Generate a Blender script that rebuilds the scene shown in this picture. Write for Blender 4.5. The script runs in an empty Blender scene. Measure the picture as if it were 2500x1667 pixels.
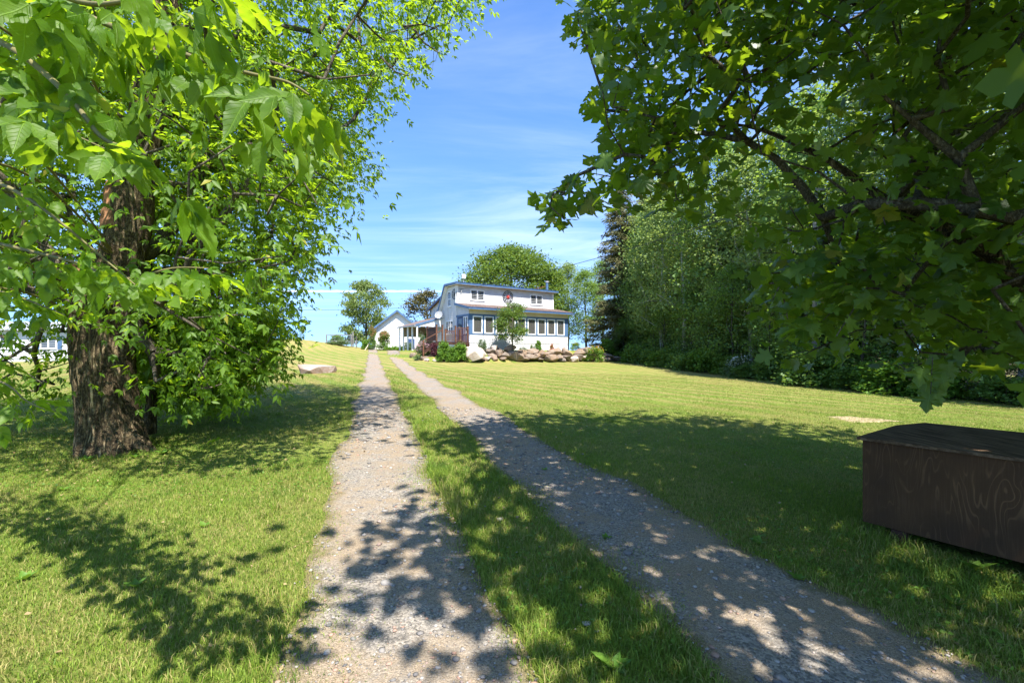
import bpy, bmesh, math, random
import numpy as np
from mathutils import Vector, Matrix

rnd = random.Random(7)
rng = np.random.default_rng(11)
R = math.radians
scene = bpy.context.scene
COL = scene.collection

# ------------------------------------------------------------------ camera
FPX, HX, HY, EYE = 1111.0, 1250.0, 860.0, 1.6     # photo focal length in pixels, horizon point, eye height
cam_d = bpy.data.cameras.new('camera')
cam_d.sensor_width = 36.0
cam_d.lens = 16.0
cam_d.shift_y = 26.5 / 2500.0
cam_d.clip_start = 0.05
cam_d.clip_end = 6000.0
cam = bpy.data.objects.new('camera', cam_d)
cam.location = (0, 0, EYE)
cam.rotation_euler = (R(90), 0, 0)
COL.objects.link(cam)
scene.camera = cam

# ------------------------------------------------------------------ sky and sun
SUN_EL = R(59)
SUN_H = Vector((0.43, -0.903, 0)).normalized()          # horizontal direction towards the sun
world = bpy.data.worlds.new('World')
scene.world = world
world.use_nodes = True
wn, wl = world.node_tree.nodes, world.node_tree.links
for n in list(wn):
    wn.remove(n)
def wnode(t, **kw):
    n = wn.new(t)
    for k, v in kw.items():
        setattr(n, k, v)
    return n
def wmath(op, a, b=None, c=None, clamp=False):
    n = wnode('ShaderNodeMath', operation=op, use_clamp=clamp)
    for i, v in enumerate((a, b, c)):
        if v is None:
            continue
        if isinstance(v, (int, float)):
            n.inputs[i].default_value = v
        else:
            wl.new(v, n.inputs[i])
    return n.outputs[0]
w_out = wnode('ShaderNodeOutputWorld')
w_bg = wnode('ShaderNodeBackground')
w_bg.inputs['Strength'].default_value = 0.125
sky = wnode('ShaderNodeTexSky', sky_type='NISHITA', sun_disc=False)
sky.sun_elevation = SUN_EL
sky.sun_rotation = math.atan2(SUN_H.x, SUN_H.y)
sky.altitude = 200
sky.air_density = 1.0
sky.dust_density = 0.0
sky.ozone_density = 2.2
w_hsv = wnode('ShaderNodeHueSaturation')
w_hsv.inputs['Saturation'].default_value = 1.22
w_hsv.inputs['Hue'].default_value = 0.508
wl.new(sky.outputs[0], w_hsv.inputs['Color'])
w_tc = wnode('ShaderNodeTexCoord')
w_sep = wnode('ShaderNodeSeparateXYZ')
wl.new(w_tc.outputs['Generated'], w_sep.inputs[0])
zc = wmath('MAXIMUM', w_sep.outputs[2], 0.03)
cu = wmath('DIVIDE', w_sep.outputs[0], zc)
cv = wmath('DIVIDE', w_sep.outputs[1], zc)
# clear dry air: the whitening towards the horizon is weaker than in the standard atmosphere
w_dir = wnode('ShaderNodeCombineXYZ')
wl.new(w_sep.outputs[0], w_dir.inputs[0]); wl.new(w_sep.outputs[1], w_dir.inputs[1])
wl.new(wmath('ADD', wmath('MULTIPLY', wmath('MAXIMUM', w_sep.outputs[2], 0.0), 0.60), 0.16), w_dir.inputs[2])
w_nrm = wnode('ShaderNodeVectorMath', operation='NORMALIZE')
wl.new(w_dir.outputs[0], w_nrm.inputs[0])
wl.new(w_nrm.outputs[0], sky.inputs[0])
w_comb = wnode('ShaderNodeCombineXYZ')
wl.new(cu, w_comb.inputs[0]); wl.new(cv, w_comb.inputs[1])
w_map = wnode('ShaderNodeMapping')
w_map.inputs['Rotation'].default_value = (0, 0, R(28))
w_map.inputs['Scale'].default_value = (0.42, 1.15, 1)
wl.new(w_comb.outputs[0], w_map.inputs[0])
w_n1 = wnode('ShaderNodeTexNoise')
w_n1.inputs['Scale'].default_value = 0.8
w_n1.inputs['Detail'].default_value = 7
w_n1.inputs['Roughness'].default_value = 0.62
w_n1.inputs['Distortion'].default_value = 0.6
wl.new(w_map.outputs[0], w_n1.inputs['Vector'])
w_n2 = wnode('ShaderNodeTexNoise')
w_n2.inputs['Scale'].default_value = 0.25
w_n2.inputs['Detail'].default_value = 2
wl.new(w_comb.outputs[0], w_n2.inputs['Vector'])
def wramp(x, a, b):
    n = wnode('ShaderNodeMapRange', interpolation_type='SMOOTHSTEP')
    wl.new(x, n.inputs[0])
    n.inputs[1].default_value = a; n.inputs[2].default_value = b
    return n.outputs[0]
cirrus = wmath('MULTIPLY', wramp(w_n1.outputs[0], 0.36, 0.80), wramp(w_n2.outputs[0], 0.25, 0.62))
cirrus = wmath('MULTIPLY', wmath('MULTIPLY', cirrus, 0.30), wramp(w_sep.outputs[2], 0.03, 0.16))
# one long contrail low over the hill
w_n3 = wnode('ShaderNodeTexNoise')
w_n3.inputs['Scale'].default_value = 9.0
w_n3.inputs['Detail'].default_value = 4
wl.new(w_comb.outputs[0], w_n3.inputs['Vector'])
off = wmath('ADD', wmath('SUBTRACT', cv, 7.46), wmath('MULTIPLY', wmath('SUBTRACT', w_n3.outputs[0], 0.5), 0.30))
trail = wmath('SUBTRACT', 1.0, wramp(wmath('ABSOLUTE', off), 0.02, 0.17))
trail = wmath('MULTIPLY', trail, wmath('MULTIPLY', wramp(cu, -4.6, -3.8), wmath('SUBTRACT', 1.0, wramp(cu, -1.7, -0.7))))
cmask = wmath('MAXIMUM', cirrus, wmath('MULTIPLY', trail, 0.62))
w_mix = wnode('ShaderNodeMix', data_type='RGBA')
wl.new(cmask, w_mix.inputs['Factor'])
wl.new(w_hsv.outputs[0], w_mix.inputs[6])
w_mix.inputs[7].default_value = (7.2, 7.5, 8.0, 1)
wl.new(w_mix.outputs[2], w_bg.inputs['Color'])
wl.new(w_bg.outputs[0], w_out.inputs['Surface'])

sun_d = bpy.data.lights.new('sun', 'SUN')
sun_d.energy = 5.0
sun_d.angle = R(0.53)
sun_d.color = (1.0, 0.95, 0.86)
sun = bpy.data.objects.new('sun', sun_d)
sdir = Vector((SUN_H.x * math.cos(SUN_EL), SUN_H.y * math.cos(SUN_EL), math.sin(SUN_EL)))
sun.rotation_euler = sdir.to_track_quat('Z', 'Y').to_euler()
sun.location = (10, -15, 30)
COL.objects.link(sun)

scene.view_settings.view_transform = 'Standard'
scene.view_settings.look = 'None'
scene.view_settings.gamma = 1.0
scene.view_settings.exposure = 1.40
scene.render.engine = 'CYCLES'
scene.cycles.use_denoising = True
try:
    scene.cycles.denoiser = 'OPENIMAGEDENOISE'
    scene.cycles.denoising_input_passes = 'RGB_ALBEDO_NORMAL'
    scene.cycles.denoising_prefilter = 'ACCURATE'
except Exception:
    pass
scene.cycles.max_bounces = 7
scene.cycles.diffuse_bounces = 4
scene.cycles.glossy_bounces = 3
scene.cycles.transmission_bounces = 5
scene.cycles.transparent_max_bounces = 8
scene.cycles.sample_clamp_indirect = 6.0
scene.cycles.caustics_reflective = False
scene.cycles.caustics_refractive = False

# ------------------------------------------------------------------ helpers
def tag(o, label=None, cat=None, group=None, kind=None):
    if label: o['label'] = label
    if cat: o['category'] = cat
    if group: o['group'] = group
    if kind: o['kind'] = kind
    return o

def root(name, loc, label, cat, group=None):
    o = bpy.data.objects.new(name, None)
    o.empty_display_size = 0.2
    o.location = loc
    COL.objects.link(o)
    return tag(o, label, cat, group)

def wloc(o):
    v = Vector((0, 0, 0))
    while o is not None:
        v += o.location
        o = o.parent
    return v

def obj(name, me, parent=None, loc=None):
    """link a mesh as an object; without loc its vertices are world coordinates"""
    o = bpy.data.objects.new(name, me)
    COL.objects.link(o)
    if parent is not None:
        o.parent = parent
        if loc is None:
            o.location = -wloc(parent)
        else:
            o.location = Vector(loc) - wloc(parent)
    elif loc is not None:
        o.location = loc
    return o

def np_mesh(name, V, T, mat, smooth=False, attr=None):
    """V (n,3) and T (m,k) all faces with k corners"""
    V = np.ascontiguousarray(V, dtype=np.float32); T = np.ascontiguousarray(T, dtype=np.int32)
    me = bpy.data.meshes.new(name)
    k = T.shape[1]
    me.vertices.add(len(V)); me.vertices.foreach_set('co', V.ravel())
    me.loops.add(T.size); me.loops.foreach_set('vertex_index', T.ravel())
    me.polygons.add(len(T))
    me.polygons.foreach_set('loop_start', np.arange(0, T.size, k, dtype=np.int32))
    me.polygons.foreach_set('loop_total', np.full(len(T), k, dtype=np.int32))
    if smooth:
        me.polygons.foreach_set('use_smooth', np.ones(len(T), dtype=bool))
    if attr:
        for an, av in attr.items():
            a = me.attributes.new(an, 'FLOAT', 'POINT')
            a.data.foreach_set('value', np.ascontiguousarray(av, dtype=np.float32))
    me.update(calc_edges=True)
    for m in (mat if isinstance(mat, (list, tuple)) else [mat]):
        me.materials.append(m)
    return me

class MB:
    """collects quads/triangles of one part"""
    def __init__(s): s.v = []; s.f = []
    def quad(s, *p):
        i = len(s.v); s.v += [tuple(q) for q in p]; s.f.append(tuple(range(i, i + len(p))))
    def box(s, F, u0, u1, w0, w1, z0, z1):
        c = [F(u, w, z) for z in (z0, z1) for w in (w0, w1) for u in (u0, u1)]
        i = len(s.v); s.v += [tuple(q) for q in c]
        for f in ((0, 2, 3, 1), (4, 5, 7, 6), (0, 1, 5, 4), (2, 6, 7, 3), (0, 4, 6, 2), (1, 3, 7, 5)):
            s.f.append(tuple(i + k for k in f))
    def bar(s, p, q, r, n=6, r2=None):
        p = Vector(p); q = Vector(q); d = (q - p)
        if d.length < 1e-6: return
        d.normalize()
        x = d.orthogonal().normalized(); y = d.cross(x)
        r2 = r if r2 is None else r2
        i = len(s.v)
        for c, rr in ((p, r), (q, r2)):
            for k in range(n):
                a = 2 * math.pi * k / n
                s.v.append(tuple(c + x * (rr * math.cos(a)) + y * (rr * math.sin(a))))
        for k in range(n):
            k2 = (k + 1) % n
            s.f.append((i + k, i + k2, i + n + k2, i + n + k))
        s.f.append(tuple(i + n - 1 - k for k in range(n))); s.f.append(tuple(i + n + k for k in range(n)))
    def rbar(s, p, q, w, h, up=(0, 0, 1)):
        p = Vector(p); q = Vector(q); d = (q - p).normalized(); up = Vector(up)
        x = d.cross(up)
        if x.length < 1e-4: x = d.orthogonal()
        x.normalize(); y = x.cross(d)
        i = len(s.v)
        for c in (p, q):
            for sx, sy in ((-1, -1), (1, -1), (1, 1), (-1, 1)):
                s.v.append(tuple(c + x * (sx * w / 2) + y * (sy * h / 2)))
        for f in ((0, 3, 2, 1), (4, 5, 6, 7), (0, 1, 5, 4), (1, 2, 6, 5), (2, 3, 7, 6), (3, 0, 4, 7)):
            s.f.append(tuple(i + k for k in f))
    def mesh(s, name, mat, smooth=False):
        me = bpy.data.meshes.new(name)
        me.from_pydata(s.v, [], s.f)
        if smooth:
            for p in me.polygons: p.use_smooth = True
        me.materials.append(mat); me.update()
        return me
    def part(s, name, mat, parent=None, smooth=False):
        return obj(name, s.mesh(name, mat, smooth), parent)

# ------------------------------------------------------------------ materials
class NT:
    def __init__(s, name):
        s.m = bpy.data.materials.new(name); s.m.use_nodes = True
        s.n = s.m.node_tree.nodes; s.l = s.m.node_tree.links
        for q in list(s.n): s.n.remove(q)
        s.out = s.n.new('ShaderNodeOutputMaterial')
        s._tc = None
    def node(s, t, ins=None, **kw):
        q = s.n.new(t)
        for k, v in kw.items(): setattr(q, k, v)
        for k, v in (ins or {}).items():
            if hasattr(v, 'is_linked') or isinstance(v, bpy.types.NodeSocket): s.l.new(v, q.inputs[k])
            else: q.inputs[k].default_value = v
        return q
    def co(s, scale=(1, 1, 1), rot=(0, 0, 0), src='Object'):
        if s._tc is None: s._tc = s.n.new('ShaderNodeTexCoord')
        q = s.node('ShaderNodeMapping', {'Scale': scale, 'Rotation': rot})
        s.l.new(s._tc.outputs[src], q.inputs[0])
        return q.outputs[0]
    def noise(s, scale, detail=4, rough=0.55, dist=0.0, vec=None):
        q = s.node('ShaderNodeTexNoise', {'Scale': scale, 'Detail': detail, 'Roughness': rough, 'Distortion': dist})
        s.l.new(vec if vec is not None else s.co(), q.inputs['Vector'])
        return q.outputs['Fac']
    def rng(s, x, a, b, c=0.0, d=1.0, smooth=True):
        q = s.node('ShaderNodeMapRange', interpolation_type='SMOOTHSTEP' if smooth else 'LINEAR')
        s.l.new(x, q.inputs[0])
        for i, v in zip((1, 2, 3, 4), (a, b, c, d)): q.inputs[i].default_value = v
        return q.outputs[0]
    def math(s, op, a, b=None, clamp=False):
        q = s.node('ShaderNodeMath', operation=op, use_clamp=clamp)
        for i, v in enumerate((a, b)):
            if v is None: continue
            if isinstance(v, (int, float)): q.inputs[i].default_value = v
            else: s.l.new(v, q.inputs[i])
        return q.outputs[0]
    def mix(s, f, a, b):
        q = s.node('ShaderNodeMix', data_type='RGBA')
        for i, v in ((0, f), (6, a), (7, b)):
            if isinstance(v, tuple): q.inputs[i].default_value = (*v[:3], 1)
            elif isinstance(v, (int, float)): q.inputs[i].default_value = v
            else: s.l.new(v, q.inputs[i])
        return q.outputs[2]
    def bump(s, h, strength, dist):
        q = s.node('ShaderNodeBump', {'Strength': strength, 'Distance': dist, 'Height': h})
        return q.outputs[0]
    def bsdf(s, color, rough=0.8, normal=None, spec=0.3, metal=0.0):
        q = s.node('ShaderNodeBsdfPrincipled')
        if isinstance(color, tuple): q.inputs['Base Color'].default_value = (*color[:3], 1)
        else: s.l.new(color, q.inputs['Base Color'])
        if isinstance(rough, (int, float)): q.inputs['Roughness'].default_value = rough
        else: s.l.new(rough, q.inputs['Roughness'])
        q.inputs['Specular IOR Level'].default_value = spec
        q.inputs['Metallic'].default_value = metal
        if normal is not None: s.l.new(normal, q.inputs['Normal'])
        return q.outputs[0]
    def done(s, shader):
        s.l.new(shader, s.out.inputs['Surface']); return s.m

def paint(name, c, rough=0.6, var=0.12, scale=3.0, bumpd=0.002, spec=0.3):
    t = NT(name)
    n = t.noise(scale, 6, 0.65)
    f = t.noise(scale * 14, 3)
    dark = tuple(x * (1 - 2.2 * var) for x in c)
    lite = tuple(min(1, x * (1 + var)) for x in c)
    col = t.mix(t.rng(n, 0.3, 0.7), dark, lite)
    col = t.mix(t.math('MULTIPLY', t.rng(f, 0.55, 0.75), 0.35), col, dark)
    return t.done(t.bsdf(col, rough, t.bump(f, 0.4, bumpd), spec))

M = {}
M['siding'] = paint('white_vinyl_siding', (0.56, 0.56, 0.57), 0.5, 0.05, 1.2)
M['white'] = paint('white_trim_paint', (0.78, 0.78, 0.78), 0.45, 0.03, 2.0)
M['blue'] = paint('blue_trim_paint', (0.075, 0.145, 0.27), 0.5, 0.10, 2.0)
M['navy'] = paint('dark_blue_paint', (0.03, 0.065, 0.17), 0.5, 0.10, 2.0)
M['soffit'] = paint('cream_soffit', (0.62, 0.55, 0.44), 0.7, 0.05, 1.0)
M['shingle'] = paint('brown_shingle', (0.19, 0.135, 0.115), 0.9, 0.22, 6.0, 0.01)
M['deck'] = paint('stained_deck_wood', (0.15, 0.066, 0.036), 0.65, 0.22, 4.0, 0.004)
M['darkdeck'] = paint('dark_stained_wood', (0.06, 0.026, 0.018), 0.65, 0.2, 4.0, 0.004)
M['concrete'] = paint('painted_concrete', (0.62, 0.63, 0.66), 0.85, 0.07, 3.0, 0.004)
M['tan'] = paint('tan_panel', (0.32, 0.24, 0.14), 0.8, 0.1, 2.0)
M['grey'] = paint('weathered_grey_wood', (0.22, 0.21, 0.20), 0.85, 0.2, 5.0, 0.004)
M['greymetal'] = paint('grey_metal', (0.33, 0.34, 0.36), 0.45, 0.08, 3.0)
M['black'] = paint('black_metal', (0.015, 0.015, 0.017), 0.45, 0.1, 3.0)
M['red'] = paint('red_paint', (0.48, 0.035, 0.02), 0.5, 0.1, 3.0)
M['ochre'] = paint('rust_paint', (0.28, 0.09, 0.04), 0.6, 0.1, 3.0)
M['palewood'] = paint('pale_bare_wood', (0.52, 0.45, 0.36), 0.8, 0.15, 5.0)
M['curtain'] = paint('pale_curtain', (0.42, 0.42, 0.42), 0.9, 0.1, 8.0)
M['blind'] = paint('dim_room_wall', (0.45, 0.43, 0.41), 0.9, 0.2, 2.0)
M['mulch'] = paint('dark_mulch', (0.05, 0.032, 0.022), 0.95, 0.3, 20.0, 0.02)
M['litter'] = paint('leaf_litter', (0.085, 0.065, 0.035), 0.95, 0.3, 8.0, 0.03)
M['dirt'] = paint('bare_sandy_dirt', (0.34, 0.265, 0.155), 0.95, 0.2, 9.0, 0.02)
M['wire'] = paint('black_cable', (0.02, 0.02, 0.022), 0.6, 0.05, 1.0)

def glass_mat(name, tint, gloss):
    t = NT(name)
    tr = t.node('ShaderNodeBsdfTransparent', {'Color': (*tint, 1)})
    gl = t.node('ShaderNodeBsdfGlossy', {'Color': (0.9, 0.95, 1, 1), 'Roughness': 0.02})
    fr = t.node('ShaderNodeFresnel', {'IOR': 1.5})
    f = t.math('MAXIMUM', fr.outputs[0], gloss)
    mx = t.node('ShaderNodeMixShader')
    t.l.new(f, mx.inputs[0]); t.l.new(tr.outputs[0], mx.inputs[1]); t.l.new(gl.outputs[0], mx.inputs[2])
    return t.done(mx.outputs[0])
def screen_glass():
    t = NT('porch_glass_and_screen')
    tr = t.node('ShaderNodeBsdfTransparent', {'Color': (0.85, 0.87, 0.87, 1)})
    df = t.node('ShaderNodeBsdfDiffuse', {'Color': (0.13, 0.125, 0.12, 1)})
    gl = t.node('ShaderNodeBsdfGlossy', {'Color': (0.9, 0.95, 1, 1), 'Roughness': 0.03})
    m1 = t.node('ShaderNodeMixShader'); m1.inputs[0].default_value = 0.5
    t.l.new(tr.outputs[0], m1.inputs[1]); t.l.new(df.outputs[0], m1.inputs[2])
    m2 = t.node('ShaderNodeMixShader'); m2.inputs[0].default_value = 0.09
    t.l.new(m1.outputs[0], m2.inputs[1]); t.l.new(gl.outputs[0], m2.inputs[2])
    return t.done(m2.outputs[0])
M['glass'] = screen_glass()
t = NT('dark_window_glass')
M['pane'] = t.done(t.bsdf(t.mix(t.rng(t.noise(0.9, 2), 0.4, 0.65), (0.018, 0.022, 0.028), (0.07, 0.08, 0.09)), 0.04, None, 0.9))

# ---- ground: mown lawn, partly dried, with mower lanes and bare patches
def lawn_mat():
    t = NT('mown_lawn')
    big = t.noise(0.11, 5, 0.6); mid = t.noise(0.8, 6, 0.65); fine = t.noise(14, 6, 0.75); tiny = t.noise(70, 4, 0.7)
    green = t.mix(t.rng(fine, 0.3, 0.7), (0.072, 0.128, 0.016), (0.215, 0.262, 0.046))
    dry = t.mix(t.rng(fine, 0.3, 0.7), (0.175, 0.150, 0.044), (0.36, 0.295, 0.11))
    # dryness grows up the slope away from the drive's shady foot
    sep = t.node('ShaderNodeSeparateXYZ'); t.l.new(t.co(), sep.inputs[0])
    far = t.rng(sep.outputs[1], 6.0, 34.0)
    d = t.math('ADD', t.math('MULTIPLY', t.rng(big, 0.32, 0.68), 0.45), t.math('MULTIPLY', t.rng(mid, 0.35, 0.75), 0.35))
    d = t.math('MULTIPLY', t.math('ADD', d, 0.12), t.math('ADD', t.math('MULTIPLY', far, 0.85), 0.45), True)
    # mower lanes
    wv = t.node('ShaderNodeTexWave', {'Scale': 0.30, 'Distortion': 1.0, 'Detail': 2.0, 'Detail Scale': 0.6}, bands_direction='X', wave_profile='SIN')
    t.l.new(t.co(rot=(0, 0, R(-34))), wv.inputs['Vector'])
    lane = t.rng(wv.outputs['Fac'], 0.30, 0.70)
    lane = t.math('MULTIPLY', t.math('SUBTRACT', lane, 0.5), t.math('MULTIPLY', t.math('SUBTRACT', t.rng(sep.outputs[1], 8, 16), t.rng(sep.outputs[1], 38, 60, 0.0, 0.6)), 0.80))
    d = t.math('ADD', d, lane, True)
    col = t.mix(d, green, dry)
    dirt = t.mix(tiny, (0.22, 0.15, 0.09), (0.40, 0.30, 0.20))
    bare = t.math('MULTIPLY', t.rng(t.noise(0.36, 3, 0.6), 0.68, 0.76), t.rng(mid, 0.42, 0.6))
    col = t.mix(bare, col, dirt)
    col = t.mix(t.math('MULTIPLY', t.rng(tiny, 0.52, 0.75), 0.55), col, (0.02, 0.035, 0.008))
    h = t.math('ADD', t.math('MULTIPLY', fine, 0.6), t.math('MULTIPLY', tiny, 0.5))
    return t.done(t.bsdf(col, 0.9, t.bump(h, 0.9, 0.06), 0.15))
M['lawn'] = lawn_mat()

def gravel_mat():
    t = NT('packed_gravel')
    v = t.node('ShaderNodeTexVoronoi', {'Scale': 80.0, 'Randomness': 1.0}); t.l.new(t.co(), v.inputs['Vector'])
    v2 = t.node('ShaderNodeTexVoronoi', {'Scale': 210.0, 'Randomness': 1.0}); t.l.new(t.co(), v2.inputs['Vector'])
    sepc = t.node('ShaderNodeSeparateColor'); t.l.new(v.outputs['Color'], sepc.inputs[0])
    sepd = t.node('ShaderNodeSeparateColor'); t.l.new(v2.outputs['Color'], sepd.inputs[0])
    stone = t.mix(sepc.outputs[0], (0.105, 0.095, 0.084), (0.34, 0.30, 0.255))
    fines = t.mix(sepd.outputs[0], (0.15, 0.113, 0.078), (0.36, 0.28, 0.195))
    n = t.noise(1.7, 5, 0.65); n2 = t.noise(9, 4, 0.6)
    f = t.math('ADD', t.rng(n, 0.38, 0.62), t.math('MULTIPLY', t.math('SUBTRACT', n2, 0.5), 0.8), True)
    col = t.mix(f, stone, fines)
    mossy = t.math('MULTIPLY', t.rng(t.noise(0.9, 4, 0.6), 0.60, 0.75), t.rng(n2, 0.4, 0.6))
    col = t.mix(t.math('MULTIPLY', mossy, 0.55), col, (0.13, 0.13, 0.05))
    eg = t.node('ShaderNodeAttribute', attribute_name='edge')
    e = t.rng(t.math('ADD', eg.outputs['Fac'], t.math('MULTIPLY', t.math('SUBTRACT', t.noise(6, 5, 0.7), 0.5), 0.9)), 0.72, 1.02)
    soil = t.mix(sepd.outputs[0], (0.085, 0.075, 0.035), (0.22, 0.18, 0.09))
    col = t.mix(e, col, soil)
    h = t.math('ADD', t.math('MULTIPLY', v.outputs['Distance'], -1.0), t.math('MULTIPLY', v2.outputs['Distance'], -0.5))
    return t.done(t.bsdf(col, 0.85, t.bump(h, 0.7, 0.009), 0.2))
M['gravel'] = gravel_mat()

def stone_mat(name, c1, c2, c3):
    t = NT(name)
    oi = t.node('ShaderNodeObjectInfo')
    v = t.node('ShaderNodeVectorMath', operation='ADD')
    t.l.new(t.co(), v.inputs[0]); t.l.new(oi.outputs['Location'], v.inputs[1])
    n = t.noise(1.6, 6, 0.7, 0.5, v.outputs[0]); f = t.noise(12, 5, 0.7, 0, v.outputs[0]); k = t.noise(40, 3, 0.6, 0, v.outputs[0])
    base = t.mix(oi.outputs['Random'], c1, c2)
    col = t.mix(t.rng(n, 0.40, 0.66), base, c3)
    col = t.mix(t.math('MULTIPLY', t.rng(f, 0.52, 0.72), 0.7), col, tuple(x * 0.35 for x in c1))
    return t.done(t.bsdf(col, 0.85, t.bump(t.math('ADD', f, t.math('MULTIPLY', k, 0.5)), 0.8, 0.05), 0.25))
M['rock'] = stone_mat('fieldstone', (0.15, 0.122, 0.10), (0.29, 0.19, 0.12), (0.27, 0.225, 0.185))
M['palerock'] = stone_mat('pale_granite', (0.50, 0.43, 0.37), (0.56, 0.50, 0.45), (0.40, 0.31, 0.25))
M['pinkrock'] = stone_mat('pinkish_ledge_rock', (0.33, 0.215, 0.17), (0.38, 0.26, 0.21), (0.44, 0.37, 0.33))

def pebble_mat():
    t = NT('loose_pebbles')
    g = t.node('ShaderNodeNewGeometry')
    r = g.outputs['Random Per Island']
    col = t.mix(t.rng(r, 0.0, 1.0, smooth=False), (0.11, 0.105, 0.105), (0.36, 0.325, 0.29))
    col = t.mix(t.math('MULTIPLY', t.rng(t.math('FRACT', t.math('MULTIPLY', r, 13.7)), 0.8, 0.95), 0.8), col, (0.34, 0.20, 0.14))
    return t.done(t.bsdf(col, 0.8, t.bump(t.noise(120, 3), 0.4, 0.004), 0.25))
M['pebble'] = pebble_mat()

def leaf_mat(name, c1, c2, trans=0.45, tcol=None, dead=None, rough=0.5, spec=0.35, veins=None):
    """diffuse + translucent leaf; every leaf has its own tone"""
    t = NT(name)
    g = t.node('ShaderNodeNewGeometry'); oi = t.node('ShaderNodeObjectInfo')
    r = t.math('FRACT', t.math('ADD', g.outputs['Random Per Island'], oi.outputs['Random']))
    r2 = t.math('FRACT', t.math('MULTIPLY', r, 17.3))
    col = t.mix(r, c1, c2)
    if dead:
        col = t.mix(t.rng(r2, 0.985, 0.99), col, dead)
    vein = None
    if veins:                            # the leaf's own coordinates: x across, y from stalk to tip
        sp_ = t.node('ShaderNodeSeparateXYZ'); t.l.new(t.co(), sp_.inputs[0])
        ax_ = t.math('ABSOLUTE', sp_.outputs[0]); y_ = sp_.outputs[1]
        rib = t.rng(ax_, 0.006, 0.016, 1.0, 0.0)
        if veins == 'pinnate':
            q = t.math('FRACT', t.math('MULTIPLY', t.math('SUBTRACT', y_, t.math('MULTIPLY', ax_, 1.15)), 8.5))
            side_ = t.rng(t.math('ABSOLUTE', t.math('SUBTRACT', q, 0.5)), 0.0, 0.10, 1.0, 0.0)
        else:
            d1 = t.math('ABSOLUTE', t.math('SUBTRACT', t.math('MULTIPLY', ax_, 0.45), t.math('MULTIPLY', y_, 0.89)))
            d2 = t.math('ABSOLUTE', t.math('SUBTRACT', t.math('MULTIPLY', ax_, 0.99), t.math('MULTIPLY', t.math('ADD', y_, 0.0), -0.25)))
            side_ = t.rng(t.math('MINIMUM', d1, d2), 0.006, 0.018, 1.0, 0.0)
        vein = t.math('MAXIMUM', rib, t.math('MULTIPLY', side_, 0.55))
        blot = t.rng(t.noise(2.6, 4, 0.6), 0.35, 0.7)
        col = t.mix(t.math('MULTIPLY', blot, 0.35), col, tuple(x * 0.55 for x in c1))
        col = t.mix(t.math('MULTIPLY', vein, 0.5), col, tuple(min(1, x * 2.0) for x in c2))
    pr = t.node('ShaderNodeBsdfPrincipled', {'Roughness': rough, 'Specular IOR Level': spec})
    t.l.new(col, pr.inputs['Base Color'])
    if vein is not None: t.l.new(t.bump(vein, 0.5, 0.03), pr.inputs['Normal'])
    tl = t.node('ShaderNodeBsdfTranslucent')
    if tcol is None: tcol = (min(1, c2[0] * 2.4), min(1, c2[1] * 2.1), c2[2] * 0.8)
    tc = t.mix(r2, tuple(x * 0.62 for x in tcol), tcol)
    t.l.new(tc, tl.inputs['Color'])
    mx = t.node('ShaderNodeMixShader'); mx.inputs[0].default_value = trans
    t.l.new(pr.outputs[0], mx.inputs[1]); t.l.new(tl.outputs[0], mx.inputs[2])
    return t.done(mx.outputs[0])
M['boxelder'] = leaf_mat('box_elder_leaf', (0.060, 0.140, 0.012), (0.12, 0.215, 0.025), 0.55, (0.48, 0.70, 0.02), (0.35, 0.30, 0.05))
M['veined'] = leaf_mat('box_elder_leaf_veined', (0.060, 0.140, 0.012), (0.12, 0.215, 0.025), 0.55, (0.48, 0.70, 0.02), (0.35, 0.30, 0.05), veins='pinnate')
M['maple'] = leaf_mat('maple_leaf', (0.042, 0.100, 0.014), (0.085, 0.155, 0.022), 0.45, (0.38, 0.56, 0.02), (0.20, 0.17, 0.03), 0.42, 0.4)
M['mapleveined'] = leaf_mat('maple_leaf_veined', (0.042, 0.100, 0.014), (0.085, 0.155, 0.022), 0.45, (0.38, 0.56, 0.02), (0.20, 0.17, 0.03), 0.42, 0.4, veins='palmate')
M['birch'] = leaf_mat('birch_leaf', (0.15, 0.235, 0.065), (0.26, 0.345, 0.12), 0.42, (0.46, 0.58, 0.12))
M['aspen'] = leaf_mat('aspen_leaf', (0.10, 0.195, 0.045), (0.18, 0.28, 0.08), 0.42, (0.38, 0.54, 0.08))
M['roundleaf'] = leaf_mat('shade_tree_leaf', (0.055, 0.115, 0.016), (0.12, 0.195, 0.03), 0.36, (0.30, 0.42, 0.05))
M['willow'] = leaf_mat('willow_leaf', (0.10, 0.165, 0.045), (0.20, 0.26, 0.065), 0.40, (0.38, 0.48, 0.08))
M['bronze'] = leaf_mat('bronze_leaf', (0.05, 0.06, 0.022), (0.12, 0.105, 0.04), 0.30, (0.26, 0.24, 0.06))
M['spruce'] = leaf_mat('spruce_needles', (0.080, 0.105, 0.045), (0.20, 0.175, 0.075), 0.22, (0.20, 0.18, 0.06), None, 0.7, 0.2)
M['shrub'] = leaf_mat('shrub_leaf', (0.060, 0.140, 0.028), (0.13, 0.225, 0.055), 0.42, (0.34, 0.52, 0.06))
M['lime'] = leaf_mat('bright_shrub_leaf', (0.07, 0.17, 0.018), (0.14, 0.26, 0.035), 0.40, (0.32, 0.50, 0.04))
M['perennial'] = leaf_mat('perennial_leaf', (0.06, 0.11, 0.045), (0.13, 0.19, 0.075), 0.35, (0.26, 0.36, 0.10))
M['purpleleaf'] = leaf_mat('purple_leaf', (0.05, 0.015, 0.022), (0.11, 0.03, 0.045), 0.25, (0.25, 0.05, 0.06))
M['pinkflower'] = leaf_mat('pink_petal', (0.50, 0.22, 0.30), (0.62, 0.40, 0.44), 0.25, (0.7, 0.4, 0.45))
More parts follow.
